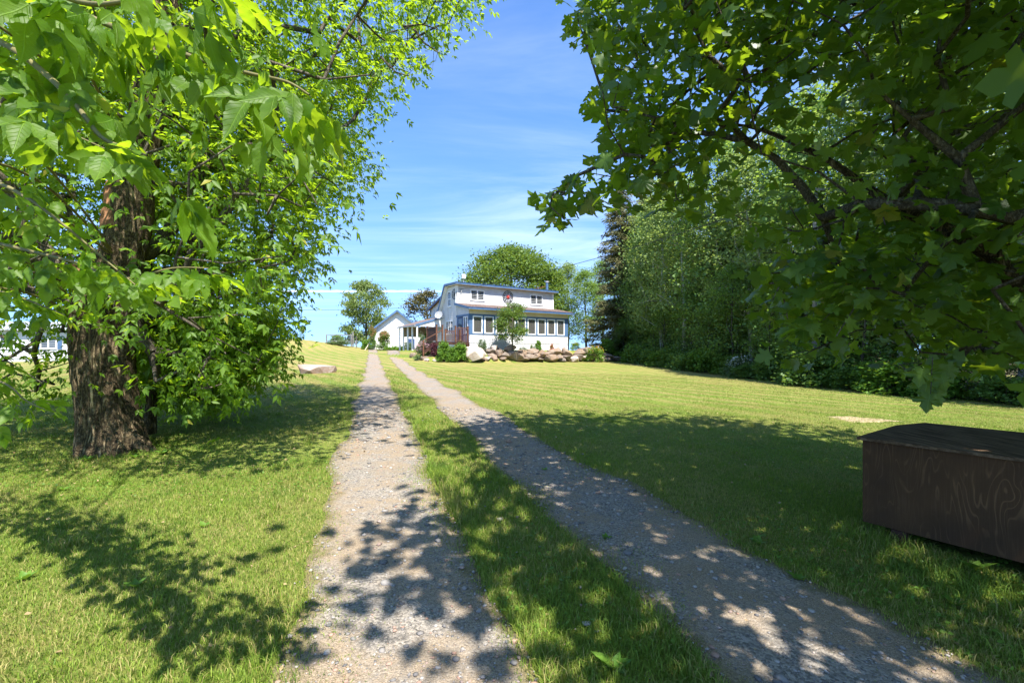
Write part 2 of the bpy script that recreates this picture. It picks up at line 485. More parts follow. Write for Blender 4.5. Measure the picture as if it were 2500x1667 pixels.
M['redflower'] = leaf_mat('red_petal', (0.50, 0.02, 0.015), (0.65, 0.06, 0.03), 0.25, (0.7, 0.1, 0.05))
M['orangeflower'] = leaf_mat('orange_petal', (0.60, 0.20, 0.02), (0.70, 0.36, 0.03), 0.25, (0.7, 0.4, 0.05))
M['salmonleaf'] = leaf_mat('reddish_young_leaf', (0.22, 0.13, 0.05), (0.36, 0.20, 0.10), 0.35, (0.5, 0.30, 0.10))
M['deadleaf'] = leaf_mat('dry_fallen_leaf', (0.20, 0.12, 0.06), (0.42, 0.31, 0.17), 0.2, (0.4, 0.3, 0.12))
M['whiteflower'] = leaf_mat('white_petal', (0.6, 0.62, 0.55), (0.75, 0.75, 0.70), 0.3, (0.7, 0.75, 0.6))

def grass_mat():
    t = NT('grass_blades')
    g = t.node('ShaderNodeNewGeometry'); r = g.outputs['Random Per Island']
    r2 = t.math('FRACT', t.math('MULTIPLY', r, 23.1))
    col = t.mix(r, (0.095, 0.190, 0.018), (0.28, 0.37, 0.050))
    patch = t.rng(t.noise(0.8, 5, 0.65), 0.36, 0.70)
    at = t.node('ShaderNodeAttribute', attribute_name='dry')
    dry = t.math('ADD', t.math('MULTIPLY', patch, 0.60), at.outputs['Fac'])
    clover = t.math('MULTIPLY', t.rng(t.noise(1.7, 4, 0.6), 0.52, 0.66), 0.55)
    col = t.mix(clover, col, (0.06, 0.14, 0.02))
    col = t.mix(t.rng(t.math('SUBTRACT', dry, r2), -0.12, 0.12), col, t.mix(r, (0.28, 0.25, 0.075), (0.48, 0.41, 0.16)))
    pr = t.node('ShaderNodeBsdfPrincipled', {'Roughness': 0.55, 'Specular IOR Level': 0.25}); t.l.new(col, pr.inputs['Base Color'])
    tl = t.node('ShaderNodeBsdfTranslucent'); t.l.new(t.mix(0.5, col, (0.25, 0.34, 0.04)), tl.inputs['Color'])
    mx = t.node('ShaderNodeMixShader'); mx.inputs[0].default_value = 0.40
    t.l.new(pr.outputs[0], mx.inputs[1]); t.l.new(tl.outputs[0], mx.inputs[2])
    return t.done(mx.outputs[0])
M['grass'] = grass_mat()

def bark_mat(name, c1, c2, c3, sc, depth, lichen=0.0):
    t = NT(name)
    vec = t.co(scale=(sc, sc, sc * 0.22))
    n = t.noise(1.0, 8, 0.72, 1.1, vec); n2 = t.noise(0.38, 4, 0.6, 0.8, vec); f = t.noise(30, 5, 0.7)
    furrow = t.rng(t.math('ABSOLUTE', t.math('SUBTRACT', n, 0.5)), 0.0, 0.13)      # winding cracks
    h = t.math('ADD', t.math('MULTIPLY', furrow, 0.6), t.math('ADD', t.math('MULTIPLY', n2, 0.5), t.math('MULTIPLY', f, 0.3)))
    col = t.mix(t.rng(h, 0.30, 1.05), c1, c2)
    col = t.mix(t.math('MULTIPLY', t.rng(f, 0.50, 0.70), 0.7), col, c3)
    col = t.mix(t.math('MULTIPLY', t.rng(t.noise(1.6, 4, 0.6), 0.45, 0.7), 0.6), col, t.mix(0.6, col, c1))
    if lichen:
        li = t.math('MULTIPLY', t.rng(t.noise(22, 5, 0.75), 0.60, 0.66), lichen)
        col = t.mix(li, col, (0.36, 0.35, 0.27))
    return t.done(t.bsdf(col, 0.92, t.bump(h, 1.0, depth), 0.15))
M['bark'] = bark_mat('furrowed_brown_bark', (0.045, 0.031, 0.019), (0.40, 0.30, 0.175), (0.46, 0.36, 0.20), 11.0, 0.09, 0.6)
M['twig'] = bark_mat('grey_brown_branch', (0.055, 0.045, 0.034), (0.19, 0.16, 0.125), (0.24, 0.21, 0.17), 22.0, 0.008, 0.5)
M['greentwig'] = paint('green_brown_twig', (0.17, 0.15, 0.06), 0.6, 0.15, 12.0)
M['darkbark'] = bark_mat('dark_forest_bark', (0.03, 0.026, 0.022), (0.10, 0.085, 0.07), (0.14, 0.13, 0.11), 10.0, 0.01)
t = NT('white_birch_bark')
_n = t.noise(1.0, 5, 0.7, 0.2, t.co(scale=(3, 3, 16)))
M['birchbark'] = t.done(t.bsdf(t.mix(t.rng(_n, 0.56, 0.64), (0.42, 0.40, 0.37), (0.05, 0.045, 0.04)), 0.8))
M['rawwood'] = paint('splintered_reddish_wood', (0.30, 0.145, 0.075), 0.85, 0.3, 9.0, 0.01)

def plywood():
    t = NT('stained_plywood')
    vec = t.co(scale=(1, 1, 0.26))
    w = t.node('ShaderNodeTexNoise', {'Scale': 5.2, 'Detail': 2.0, 'Roughness': 0.45, 'Distortion': 0.6}); t.l.new(vec, w.inputs['Vector'])
    rings = t.math('FRACT', t.math('MULTIPLY', w.outputs['Fac'], 15.0))
    line = t.math('MULTIPLY', t.rng(t.math('ABSOLUTE', t.math('SUBTRACT', rings, 0.5)), 0.36, 0.49), t.rng(t.noise(2.3, 4, 0.6), 0.35, 0.65))
    fib = t.noise(1.0, 4, 0.7, 0.0, t.co(scale=(120, 120, 4)))
    col = t.mix(line, (0.085, 0.042, 0.019), (0.19, 0.100, 0.047))
    col = t.mix(t.math('MULTIPLY', t.rng(fib, 0.45, 0.7), 0.5), col, (0.13, 0.070, 0.036))
    col = t.mix(t.rng(t.noise(1.6, 3), 0.35, 0.65), col, t.mix(0.5, col, (0.028, 0.017, 0.012)))
    return t.done(t.bsdf(col, 0.65, t.bump(t.math('ADD', t.math('MULTIPLY', line, 0.3), fib), 0.35, 0.002), 0.18))
M['ply'] = plywood()
t = NT('weathered_lid_wood')
_f = t.noise(1.0, 5, 0.7, 0.1, t.co(scale=(30, 3, 30), rot=(0, 0, R(-32.7))))
M['lid'] = t.done(t.bsdf(t.mix(t.rng(_f, 0.35, 0.7), (0.070, 0.044, 0.027), (0.21, 0.140, 0.092)), 0.8, t.bump(_f, 0.3, 0.002), 0.06))

# ------------------------------------------------------------------ terrain
def drive_x(Y): return 1.2 - 0.31 * Y
_PY = np.array([-60, -10, 0, 5, 10.6, 20, 28, 36, 42, 48, 55, 62, 70, 90, 140, 300, 3000.0])
_PZ = np.array([-1.0, -0.05, 0, 0.08, 0.26, 0.45, 0.62, 0.92, 1.14, 1.45, 1.95, 2.12, 2.0, 0.4, -4.5, -14, -26.0])
_ys = np.linspace(-60, 3000, 30601)
_zs = np.interp(_ys, _PY, _PZ)
_k = np.exp(-0.5 * (np.arange(-30, 31) / 11.0) ** 2); _k /= _k.sum()
_zs = np.convolve(np.pad(_zs, 30, mode='edge'), _k, mode='valid')
def sstep(x, a, b):
    q = np.clip((x - a) / (b - a), 0, 1); return q * q * (3 - 2 * q)
P0 = np.array([-4.82, 40.0]); AX = np.array([0.840, 0.542]); AX = AX / np.linalg.norm(AX); BX = np.array([-AX[1], AX[0]])
TERR = 1.78
def g(X, Y):
    X = np.asarray(X, float); Y = np.asarray(Y, float)
    u = X - drive_x(Y)
    z = np.interp(Y, _ys, _zs)
    z = z - 0.022 * np.clip(u - 2, 0, 30) * sstep(Y, 0, 10)
    # hollow to the left where the long house stands, and the knoll right of it
    z = z - 0.02 * np.clip(-u - 12, 0, 40) * sstep(Y, 15, 42)
    kn = np.exp(-(((X + 30) / 7.0) ** 2 + ((Y - 60) / 8.0) ** 2))
    z = z + 1.35 * kn
    # house terrace
    s = (X - P0[0]) * AX[0] + (Y - P0[1]) * AX[1]; tt = (X - P0[0]) * BX[0] + (Y - P0[1]) * BX[1]
    ins = np.minimum(np.minimum(s + 3.4, 14.5 - s), np.minimum(tt + 4.3 - 1.9 * sstep(-s, -0.3, 0.8), 22 - tt))
    k = sstep(ins, -0.9, 0.7)
    z = z * (1 - k) + np.maximum(z, TERR) * k
    # gentle unevenness
    amp = 0.018 * sstep(Y, 2, 8) + 0.006
    z = z + amp * (np.sin(X * 1.9 + 0.7 * Y) * np.sin(Y * 1.3 - 0.4 * X + 1.0) + 0.5 * np.sin(X * 4.1 + 1) * np.sin(Y * 3.7))
    # slight crown between the wheel tracks
    return z
def gz(x, y): return float(g(x, y))
def px_ray(px, py, Y):
    """photo pixel + forward distance -> point"""
    return np.array([(px - HX) / FPX * Y, Y, EYE - (py - HY) / FPX * Y])
def px_ground(px, py):
    lo = None
    for Y in np.arange(1.5, 80, 0.05):
        X = (px - HX) / FPX * Y; z = EYE - (py - HY) / FPX * Y
        if z <= gz(X, Y): return np.array([X, Y, gz(X, Y)])
    return None
def proj(P):
    Y = np.maximum(P[:, 1], 1e-3)
    return HX + FPX * P[:, 0] / Y, HY - FPX * (P[:, 2] - EYE) / Y

def grid_lines():
    ys = [-60, -40, -25, -15, -8, -4, -2]
    y = -1.0
    while y < 90:
        ys.append(y); y += max(0.12, 0.03 * max(y, 0) if y < 30 else 0.6)
    while y < 3000:
        ys.append(y); y *= 1.25
    xs = [0.0]; x = 0.0
    while x < 2500:
        x += 0.16 if x < 6 else (0.5 if x < 40 else x * 0.22)
        xs.append(x)
    xs = sorted(set([-q for q in xs] + xs))
    return np.array(xs), np.array(ys)
gx, gy = grid_lines()
GX, GY = np.meshgrid(gx, gy)
GV = np.stack([GX, GY, g(GX, GY)], -1).reshape(-1, 3)
nx, ny = len(gx), len(gy)
ii = (np.arange(ny - 1)[:, None] * nx + np.arange(nx - 1)[None, :]).ravel()
GF = np.stack([ii, ii + 1, ii + nx + 1, ii + nx], 1)
ground = obj('ground', np_mesh('ground', GV, GF, M['lawn'], True))
tag(ground, 'mown lawn rising gently up to the white house', 'lawn', kind='structure')

# the two gravel wheel tracks, ragged at the edges
def fbm1(x, seed):
    r = np.random.default_rng(seed); o = np.zeros_like(x)
    for k in range(7):
        fr = 0.35 * 2 ** k
        o += (0.55 ** k) * np.sin(x * fr * (1 + 0.2 * r.random()) * 2 * math.pi * 0.5 + r.random() * 7)
    return o
def track_edges(side, Y):
    wide = 0.12 * np.exp(-np.clip(Y, 0, 99) / 5.0)
    inner = 0.46 - 0.02 * np.clip(Y / 30, 0, 1) - wide * 0.3
    outer = 1.58 + wide * 1.2 - 0.10 * np.clip(Y / 40, 0, 1)
    outer = outer + (0.05 if side < 0 else 0.28 * np.exp(-np.clip(Y - 1.5, 0, 99) / 3.0))
    e1 = inner + 0.045 * fbm1(Y, 3 + side); e2 = outer + 0.075 * fbm1(Y, 9 + side)
    return e1, e2
Yd = np.concatenate([np.arange(-14, -1, 0.5), np.arange(-1, 12, 0.035), np.arange(12, 57, 0.15)])
for side, lab in ((-1, 'left gravel wheel track of the driveway'), (1, 'right gravel wheel track of the driveway, mostly in tree shade')):
    e1, e2 = track_edges(side, Yd)
    m = 12; fr = np.linspace(0, 1, m)
    U = side * (e1[:, None] * (1 - fr) + e2[:, None] * fr)
    XX = drive_x(Yd)[:, None] + U; YY = np.repeat(Yd[:, None], m, 1)
    ZZ = g(XX, YY) + 0.012 - 0.006 * (np.abs(fr - 0.5) * 2)[None, :] ** 4
    V = np.stack([XX, YY, ZZ], -1).reshape(-1, 3)
    q = (np.arange(len(Yd) - 1)[:, None] * m + np.arange(m - 1)[None, :]).ravel()
    F = np.stack([q, q + 1, q + m + 1, q + m], 1)
    if side < 0: F = F[:, ::-1]
    tag(obj('gravel_track', np_mesh('gravel_track', V, F, M['gravel'], True, {'edge': np.tile(np.abs(fr - 0.5) * 2, len(Yd))})), lab, 'driveway', kind='structure')

def in_track(X, Y):
    u = X - drive_x(Y)
    a1, a2 = track_edges(-1, Y); b1, b2 = track_edges(1, Y)
    return ((u < -a1) & (u > -a2)) | ((u > b1) & (u < b2))

# ------------------------------------------------------------------ the house
def H(s, t, z):
    p = P0 + AX * s + BX * t
    return Vector((p[0], p[1], z))
def F_front(tp):                     # frame of a wall that faces the camera side: u along front, w outward
    return lambda u, w, z: H(u, tp - w, z)
def F_side(sp):                      # left-facing wall: u = depth, w outward to the left
    return lambda u, w, z: H(sp - w, u, z)
def F_house(u, w, z): return H(u, w, z)

def siding(mb, F, z0, z1, lo, hi, row=0.145):
    n = max(1, round((z1 - z0) / row)); h = (z1 - z0) / n
    for i in range(n):
        a, b = z0 + i * h, z0 + (i + 1) * h
        la, ha, lb, hb = lo(a), hi(a), lo(b), hi(b)
        if hb - lb < 0.02 and ha - la < 0.02: continue
        mb.quad(F(la, 0.040, a), F(ha, 0.040, a), F(hb, 0.008, b), F(lb, 0.008, b))
        mb.quad(F(la, 0.006, a), F(ha, 0.006, a), F(ha, 0.040, a), F(la, 0.040, a))
def const(x): return lambda z: x

def window(parent, F, u0, u1, z0, z1, fw=0.07, proud=0.06, mull=(), rails=(), pane='pane', frame='white', sill=True):
    mb = MB()
    mb.box(F, u0, u0 + fw, 0, proud, z0, z1); mb.box(F, u1 - fw, u1, 0, proud, z0, z1)
    mb.box(F, u0 + fw, u1 - fw, 0, proud - 0.003, z0, z0 + fw); mb.box(F, u0 + fw, u1 - fw, 0, proud - 0.003, z1 - fw, z1)
    for m in mull: mb.box(F, m - fw * 0.7, m + fw * 0.7, 0, proud - 0.006, z0 + fw, z1 - fw)
    for r in rails: mb.box(F, u0 + fw, u1 - fw, 0, proud - 0.012, r - 0.025, r + 0.025)
    w = mb.part('window', M[frame], parent)
    cuts = [u0 + fw] + [q for m in mull for q in (m - fw * 0.7, m + fw * 0.7)] + [u1 - fw]
    for k in range(0, len(cuts), 2):
        pb = MB(); pb.box(F, cuts[k], cuts[k + 1], 0.030 if pane == 'pane' else 0.015, 0.036 if pane == 'pane' else 0.021, z0 + fw, z1 - fw)
        pb.part('pane', M[pane], w)
    if sill:
        sb = MB(); sb.box(F, u0 - 0.04, u1 + 0.04, 0, proud + 0.03, z0 - 0.05, z0 - 0.002); sb.part('sill', M[frame], w)
    return w

house = root('house', H(0, 0, TERR), 'white sided two storey house with blue trim and long glazed porch', 'house')
L = 10.65; PD = 2.29; ZB = 2.40
Zr, Tk = 7.55, 1.95                    # flat upper roof, knee of the rear slope
def gable_hi(z):
    if z <= 4.3: return 4.0
    return Tk + (7.52 - z) / (7.52 - 4.3) * (4.0 - Tk)
core = MB()
prof = [(0.0, TERR - 0.1), (0.0, 7.50), (Tk, 7.50), (4.0, 4.3), (4.0, TERR - 0.1)]
i0 = len(core.v)
for s_ in (0.0, L):
    for tt, zz in prof: core.v.append(tuple(H(s_, tt, zz)))
n_ = len(prof)
core.f.append(tuple(range(n_))); core.f.append(tuple(range(2 * n_ - 1, n_ - 1, -1)))
for k in range(n_):
    k2 = (k + 1) % n_; core.f.append((k, n_ + k, n_ + k2, k2))
core.part('wall_core', M['siding'], house)
w = MB(); siding(w, F_front(0), ZB, 7.5, const(0.10), const(L - 0.10)); w.part('front_siding', M['siding'], house)
w = MB(); siding(w, F_side(0), ZB, 7.5, const(0.10), gable_hi); w.part('gable_siding', M['siding'], house)
for s_, nm in ((0, 1), (L, 2)):
    w = MB(); w.box(F_house, s_ - 0.045 if nm == 1 else s_ - 0.10, s_ + 0.10 if nm == 1 else s_ + 0.045, -0.045, 0.10, ZB, 7.50)
    w.part('corner_board', M['white'], house)
w = MB(); w.box(F_house, -0.02, L + 0.02, 0.02, 4.02, TERR - 0.2, ZB - 0.01); w.part('foundation', M['concrete'], house)
# upper roof: nearly flat top and steep rear slope
w = MB()
def slab(mb, pts, s0, s1, th):
    """pts: (t,z) top profile, extruded along s with thickness th down"""
    for (t0, z0), (t1, z1) in zip(pts[:-1], pts[1:]):
        c = [H(s, t_, z_ - d) for s in (s0, s1) for (t_, z_) in ((t0, z0), (t1, z1)) for d in (0, th)]
        i = len(mb.v); mb.v += [tuple(q) for q in c]
        for f in ((0, 2, 3, 1), (4, 5, 7, 6), (0, 4, 6, 2), (1, 3, 7, 5), (0, 1, 5, 4), (2, 6, 7, 3)): mb.f.append(tuple(i + k for k in f))
slab(w, [(-0.42, 7.72), (Tk + 0.05, 7.80), (4.25, 4.32)], -0.32, L + 0.32, 0.14)
roof = w.part('roof', M['shingle'], house)
w = MB(); w.box(F_house, -0.35, L + 0.35, -0.455, -0.422, 7.54, 7.68); w.part('fascia', M['blue'], roof)
w = MB(); w.box(F_house, -0.36, L + 0.36, -0.475, -0.40, 7.684, 7.735); w.part('drip_edge', M['navy'], roof)
w = MB(); w.box(F_house, -0.31, L + 0.31, -0.42, -0.035, 7.53, 7.56); w.part('soffit', M['soffit'], roof)
for s_ in (-0.34, L + 0.34):
    w = MB()
    for (a, b) in (((-0.42, 7.62), (Tk + 0.05, 7.70)), ((Tk + 0.05, 7.70), (4.25, 4.22))):
        w.rbar(H(s_, *a), H(s_, *b), 0.035, 0.20)
    w.part('rake_board', M['blue'], roof)
w = MB()
for (a, b) in (((0.0, 7.53), (Tk, 7.56)), ((Tk, 7.56), (4.1, 4.25))):
    w.quad(H(-0.31, *a), H(0.0, *a), H(0.0, *b), H(-0.31, *b))
w.part('gable_soffit', M['white'], roof)
# chimney pipe and antenna
w = MB(); w.bar(H(10.35, 0.6, 7.6), H(10.35, 0.6, 8.62), 0.13, 12); ch = w.part('chimney_pipe', M['blue'], house)
w = MB(); w.bar(H(10.35, 0.6, 8.66), H(10.35, 0.6, 8.80), 0.17, 12); w.bar(H(10.35, 0.6, 8.6), H(10.35, 0.6, 8.7), 0.07, 8); w.part('chimney_cap', M['greymetal'], ch)
w = MB(); w.bar(H(10.35, 0.6, 8.35), H(8.4, 1.4, 7.75), 0.012, 5); w.bar(H(10.35, 0.6, 8.3), H(8.9, 1.7, 7.75), 0.012, 5); w.part('chimney_stay', M['ochre'], ch)
# upper front windows
window(house, F_front(0), 1.29, 2.72, 6.28, 7.22, 0.08, 0.06, mull=(2.0,))
window(house, F_front(0), 7.82, 9.30, 6.26, 7.22, 0.08, 0.06, mull=(8.56,))
window(house, F_side(0), 1.15, 1.85, 5.75, 7.10, 0.06, 0.06, rails=(6.42,))
window(house, F_side(0), 0.75, 2.25, 3.25, 4.45, 0.07, 0.06, mull=(1.25, 1.75), rails=(3.85,))
w = MB(); w.bar(H(-0.10, 0.05, 2.45), H(-0.10, 0.05, 7.45), 0.035, 8); w.part('downspout', M['white'], house)
w = MB(); w.bar(H(-0.06, 1.75, 4.6), H(-0.06, 1.95, 7.0), 0.012, 5); w.part('wall_conduit', M['greymetal'], house)
w = MB(); w.box(F_front(0), 6.55, 6.68, 0.0, 0.13, 6.0, 6.16); w.part('porch_light', M['black'], house)
w = MB(); w.box(F_front(0), 0.30, 0.38, 0.03, 0.16, 6.9, 7.2); w.part('meter_mast', M['greymetal'], house)
# ---- glazed porch
porch = MB()
siding(porch, F_front(-PD), ZB, 3.12, const(0.0), const(L))
siding(porch, F_side(0), ZB, 3.05, const(-PD), const(0.10))
siding(porch, F_side(0), 4.82, 5.75, lambda z: -PD + max(0, (z - 5.32)) / 0.55 * PD, const(0.10))
porch.box(F_house, 0.02, L - 0.02, -PD + 0.01, -PD + 0.09, ZB, 3.11)
porch.part('porch_siding', M['siding'], house)
w = MB(); w.box(F_house, 0.03, L - 0.03, -PD + 0.05, -0.05, 2.42, 2.50); w.part('porch_floor', M['tan'], house)
w = MB(); w.box(F_house, 0.03, L - 0.03, -PD + 0.10, -0.04, 4.86, 4.90); w.part('porch_ceiling', M['blind'], house)
w = MB(); w.box(F_house, 0.03, L - 0.03, -0.10, -0.05, 2.5, 4.86); w.part('porch_inner_wall', M['blind'], house)
w = MB()
w.box(F_front(-PD), -0.02, L + 0.02, -0.05, 0.05, 3.10, 3.19)
w.box(F_front(-PD), -0.02, L + 0.02, -0.05, 0.035, 4.69, 4.84)
xs = [0.29 + 1.12 * k for k in range(9)]
edges = [-0.015] + [q for x in xs for q in (x, x + 0.96)] + [L + 0.015]
for k in range(0, len(edges), 2):
    w.box(F_front(-PD), edges[k], edges[k + 1], -0.05, 0.04, 3.185, 4.695)
w.box(F_side(0), -PD, 0.08, -0.05, 0.05, 3.05, 3.14); w.box(F_side(0), -PD, 0.08, -0.05, 0.05, 4.66, 4.84)
for a, b in ((-PD + 0.0, -PD + 0.14), (-1.30, -1.18), (-0.22, 0.06)):
    w.box(F_side(0), a, b, -0.05, 0.045, 2.5, 4.67)
w.part('porch_frame', M['blue'], house)
for k, x in enumerate(xs):
    wd = window(house, F_front(-PD), x + 0.012, x + 0.948, 3.20, 4.685, 0.095, 0.07, pane='glass', sill=False)
    if k in (0, 2, 6, 8):
        c = MB(); c.box(F_front(-PD), x + 0.14 + 0.3 * (k == 2), x + 0.34 + 0.3 * (k == 2), -0.34, -0.31, 3.22, 4.68); c.part('curtain', M['curtain'], wd)
window(house, F_side(0), -2.13, -1.74, 3.16, 4.64, 0.06, 0.07, pane='glass', sill=False)
window(house, F_side(0), -1.72, -1.32, 3.16, 4.64, 0.06, 0.07, pane='glass', sill=False)
w = MB(); w.box(F_side(0), -1.16, -0.24, 0.0, 0.045, 2.5, 4.62); door = w.part('door', M['navy'], house)
w = MB(); w.box(F_side(0), -1.02, -0.38, 0.046, 0.056, 3.2, 4.5); w.part('door_pane', M['pane'], door)
w = MB(); w.bar(H(-0.10, -1.08, 3.45), H(-0.10, -0.98, 3.45), 0.02, 6); w.part('door_handle', M['greymetal'], door)
w = MB(); w.box(F_front(-PD), 0.0, L, -0.05, 0.025, 4.845, 5.19); w.part('frieze', M['soffit'], house)
w = MB(); slab(w, [(-PD - 0.52, 5.36), (-0.035, 5.92)], -0.30, L + 0.40, 0.10); proof = w.part('porch_roof', M['shingle'], house)
for r in range(1, 14):               # shingle courses
    a = r / 14.0
    t0 = -PD - 0.52 + a * (PD + 0.48); z0 = 5.36 + a * 0.56
    w = MB(); w.box(F_house, -0.30, L + 0.40, t0, t0 + 0.19, z0 + 0.010, z0 + 0.024)
    # tilt with the roof
    for i in range(len(w.v)):
        v = Vector(w.v[i]); tt = (v.x - P0[0]) * BX[0] + (v.y - P0[1]) * BX[1]
        w.v[i] = (v.x, v.y, v.z + (tt - t0) * 0.2 - (0.008 if tt > t0 + 0.1 else 0))
    w.part('shingle_course', M['shingle'], proof)
w = MB(); w.box(F_house, -0.34, L + 0.44, -PD - 0.555, -PD - 0.522, 5.18, 5.31); w.part('fascia', M['blue'], proof)
w = MB(); w.box(F_house, -0.35, L + 0.45, -PD - 0.575, -PD - 0.50, 5.313, 5.365); w.part('drip_edge', M['navy'], proof)
w = MB(); w.box(F_house, -0.29, L + 0.39, -PD - 0.52, -PD - 0.027, 5.175, 5.20); w.part('soffit', M['soffit'], proof)
for s_ in (-0.32, L + 0.42):
    w = MB(); w.rbar(H(s_, -PD - 0.52, 5.27), H(s_, -0.05, 5.83), 0.035, 0.20); w.part('rake_board', M['blue'], proof)
# lattice skirt
w = MB()
z0, z1 = TERR - 0.05, ZB
def latt(lo, hi, F, off):
    hgt = z1 - z0; u = lo - hgt
    while u < hi:
        for sgn in (1, -1):
            ua, ub = (u, u + hgt) if sgn > 0 else (u + hgt, u)
            fa, fb = 0.0, 1.0
            pts = []
            for f in (0.0, 1.0):
                pts.append((ua + (ub - ua) * f, z0 + hgt * f))
            (xa, za), (xb, zb) = pts
            # clip to lo..hi
            def clip(xa, za, xb, zb):
                if xa > xb: xa, za, xb, zb = xb, zb, xa, za
                if xb <= lo or xa >= hi: return None
                if xa < lo: za += (zb - za) * (lo - xa) / (xb - xa); xa = lo
                if xb > hi: zb = za + (zb - za) * (hi - xa) / (xb - xa); xb = hi
                return xa, za, xb, zb
            c = clip(xa, za, xb, zb)
            if c: w.rbar(F(c[0], off + 0.008 * sgn, c[1]), F(c[2], off + 0.008 * sgn, c[3]), 0.010, 0.045)
        u += 0.15
latt(0.03, 9.15, F_front(-PD), 0.0)
w.part('lattice_skirt', M['white'], house)['kind'] = 'stuff'
w = MB(); w.box(F_front(-PD), 9.17, L, -0.25, 0.0, TERR - 0.1, ZB - 0.01); w.part('foundation_block', M['concrete'], house)
w = MB(); w.box(F_front(-PD), 0.1, 9.15, -0.6, -0.5, TERR - 0.1, ZB); w.part('crawl_space_wall', M['mulch'], house)
# rear wing
w = MB()
def shedwing(mb, s0, s1, t0, t1, zb, za, zc):
    c = [(s, t_, z) for s in (s0, s1) for (t_, z) in ((t0, zb), (t0, za), (t1, zc), (t1, zb))]
    i = len(mb.v); mb.v += [tuple(H(*q)) for q in c]
    for f in ((0, 1, 2, 3), (7, 6, 5, 4), (0, 4, 5, 1), (1, 5, 6, 2), (2, 6, 7, 3), (3, 7, 4, 0)): mb.f.append(tuple(i + k for k in f))
shedwing(w, 0.8, 9.5, 4.01, 7.6, TERR - 0.1, 7.1, 6.0); wing = w.part('rear_wing_wall', M['siding'], house)
w = MB(); siding(w, F_side(0.8), 2.4, 7.0, const(4.1), lambda z: 7.6 if z < 6 else 7.6 - (z - 6) / 1.1 * 3.6); w.part('wing_siding', M['siding'], house)
w = MB(); slab(w, [(3.9, 7.25), (7.9, 6.02)], 0.5, 9.8, 0.10); w.part('rear_wing_roof', M['shingle'], house)
w = MB(); w.rbar(H(0.48, 3.9, 7.18), H(0.48, 7.9, 5.95), 0.035, 0.18); w.part('wing_rake_board', M['navy'], house)
for t_ in (5.95, 6.65): window(house, F_side(0.8), t_, t_ + 0.36, 5.0, 6.0, 0.05, 0.06)
# lean-to side porch with posts
w = MB()
def HL(s, t, z): return H(s, t, z)
c = [(0.02, 3.3, 4.92), (-2.55, 3.3, 4.14), (-2.55, 8.2, 4.14), (0.02, 8.2, 4.92)]
w.quad(*[H(*q) for q in c]); w.quad(*[H(q[0], q[1], q[2] - 0.12) for q in reversed(c)])
for a, b in ((0, 1), (1, 2), (2, 3), (3, 0)):
    w.quad(H(*c[a]), H(c[a][0], c[a][1], c[a][2] - 0.12), H(c[b][0], c[b][1], c[b][2] - 0.12), H(*c[b]))
lroof = w.part('lean_to_roof', M['shingle'], house)
w = MB(); w.rbar(H(0.0, 3.28, 4.86), H(-2.58, 3.28, 4.08), 0.035, 0.16); w.part('rake_board', M['blue'], lroof)
w = MB(); w.rbar(H(-2.62, 3.28, 4.04), H(-2.62, 8.2, 4.04), 0.12, 0.11); w.part('gutter', M['greymetal'], lroof)
w = MB(); w.quad(H(-0.02, 3.34, 4.78), H(-2.4, 3.34, 4.05), H(-2.4, 3.34, 3.98), H(-0.02, 3.34, 3.98)); w.quad(H(-0.02, 3.38, 3.98), H(-2.4, 3.38, 3.98), H(-2.4, 3.38, 4.05), H(-0.02, 3.38, 4.78))
w.part('gable_infill', M['white'], lroof)
for t_ in (3.40, 4.6, 5.8, 7.0, 8.1):
    w = MB(); w.box(F_house, -2.45, -2.33, t_ - 0.06, t_ + 0.06, TERR - 0.2, 4.05); w.part('porch_post', M['white'], house)
w = MB(); w.box(F_house, -2.4, 0.0, 6.9, 6.95, 3.1, 4.1); w.part('tan_wind_panel', M['tan'], house)

# things fixed to the house
def disc_ring(mb, c, ux, uy, r0, r1, n=28, th=0.015):
    nrm = ux.cross(uy)
    for k in range(n):
        a, b = 2 * math.pi * k / n, 2 * math.pi * (k + 1) / n
        p = [c + (ux * math.cos(q) + uy * math.sin(q)) * r for q in (a, b) for r in (r0, r1)]
        mb.quad(p[0] + nrm * th, p[1] + nrm * th, p[3] + nrm * th, p[2] + nrm * th)
        mb.quad(p[0] - nrm * th, p[2] - nrm * th, p[3] - nrm * th, p[1] - nrm * th)
        mb.quad(p[1] - nrm * th, p[3] - nrm * th, p[3] + nrm * th, p[1] + nrm * th)
        mb.quad(p[2] - nrm * th, p[0] - nrm * th, p[0] + nrm * th, p[2] + nrm * th)
def star(mb, c, ux, uy, r, rin, n=8, th=0.03, rot=0.0, alt=1.0):
    nrm = ux.cross(uy)
    top = c + nrm * th
    for k in range(n):
        a = rot + 2 * math.pi * k / n; rr = r if k % 2 == 0 else r * alt
        tip = c + (ux * math.cos(a) + uy * math.sin(a)) * rr
        for sg in (-1, 1):
            b = a + sg * math.pi / n
            q = c + (ux * math.cos(b) + uy * math.sin(b)) * rin
            mb.quad(*((top, q, tip) if sg < 0 else (top, tip, q)))
ux = Vector((AX[0], AX[1], 0)); uz = Vector((0, 0, 1)); outw = Vector((-BX[0], -BX[1], 0))
cc = H(5.23, 0, 6.80) + outw * 0.09
comp = root('compass_wall_ornament', cc, 'round iron compass ornament with red star on the front wall', 'ornament')
w = MB(); disc_ring(w, cc, ux, uz, 0.53, 0.57); disc_ring(w, cc, ux, uz, 0.40, 0.425); w.part('ring', M['black'], comp)
w = MB()
for k in range(8):
    a = k * math.pi / 4; w.rbar(cc, cc + (ux * math.cos(a) + uz * math.sin(a)) * 0.55, 0.02, 0.045, outw)
w.part('spokes', M['black'], comp)
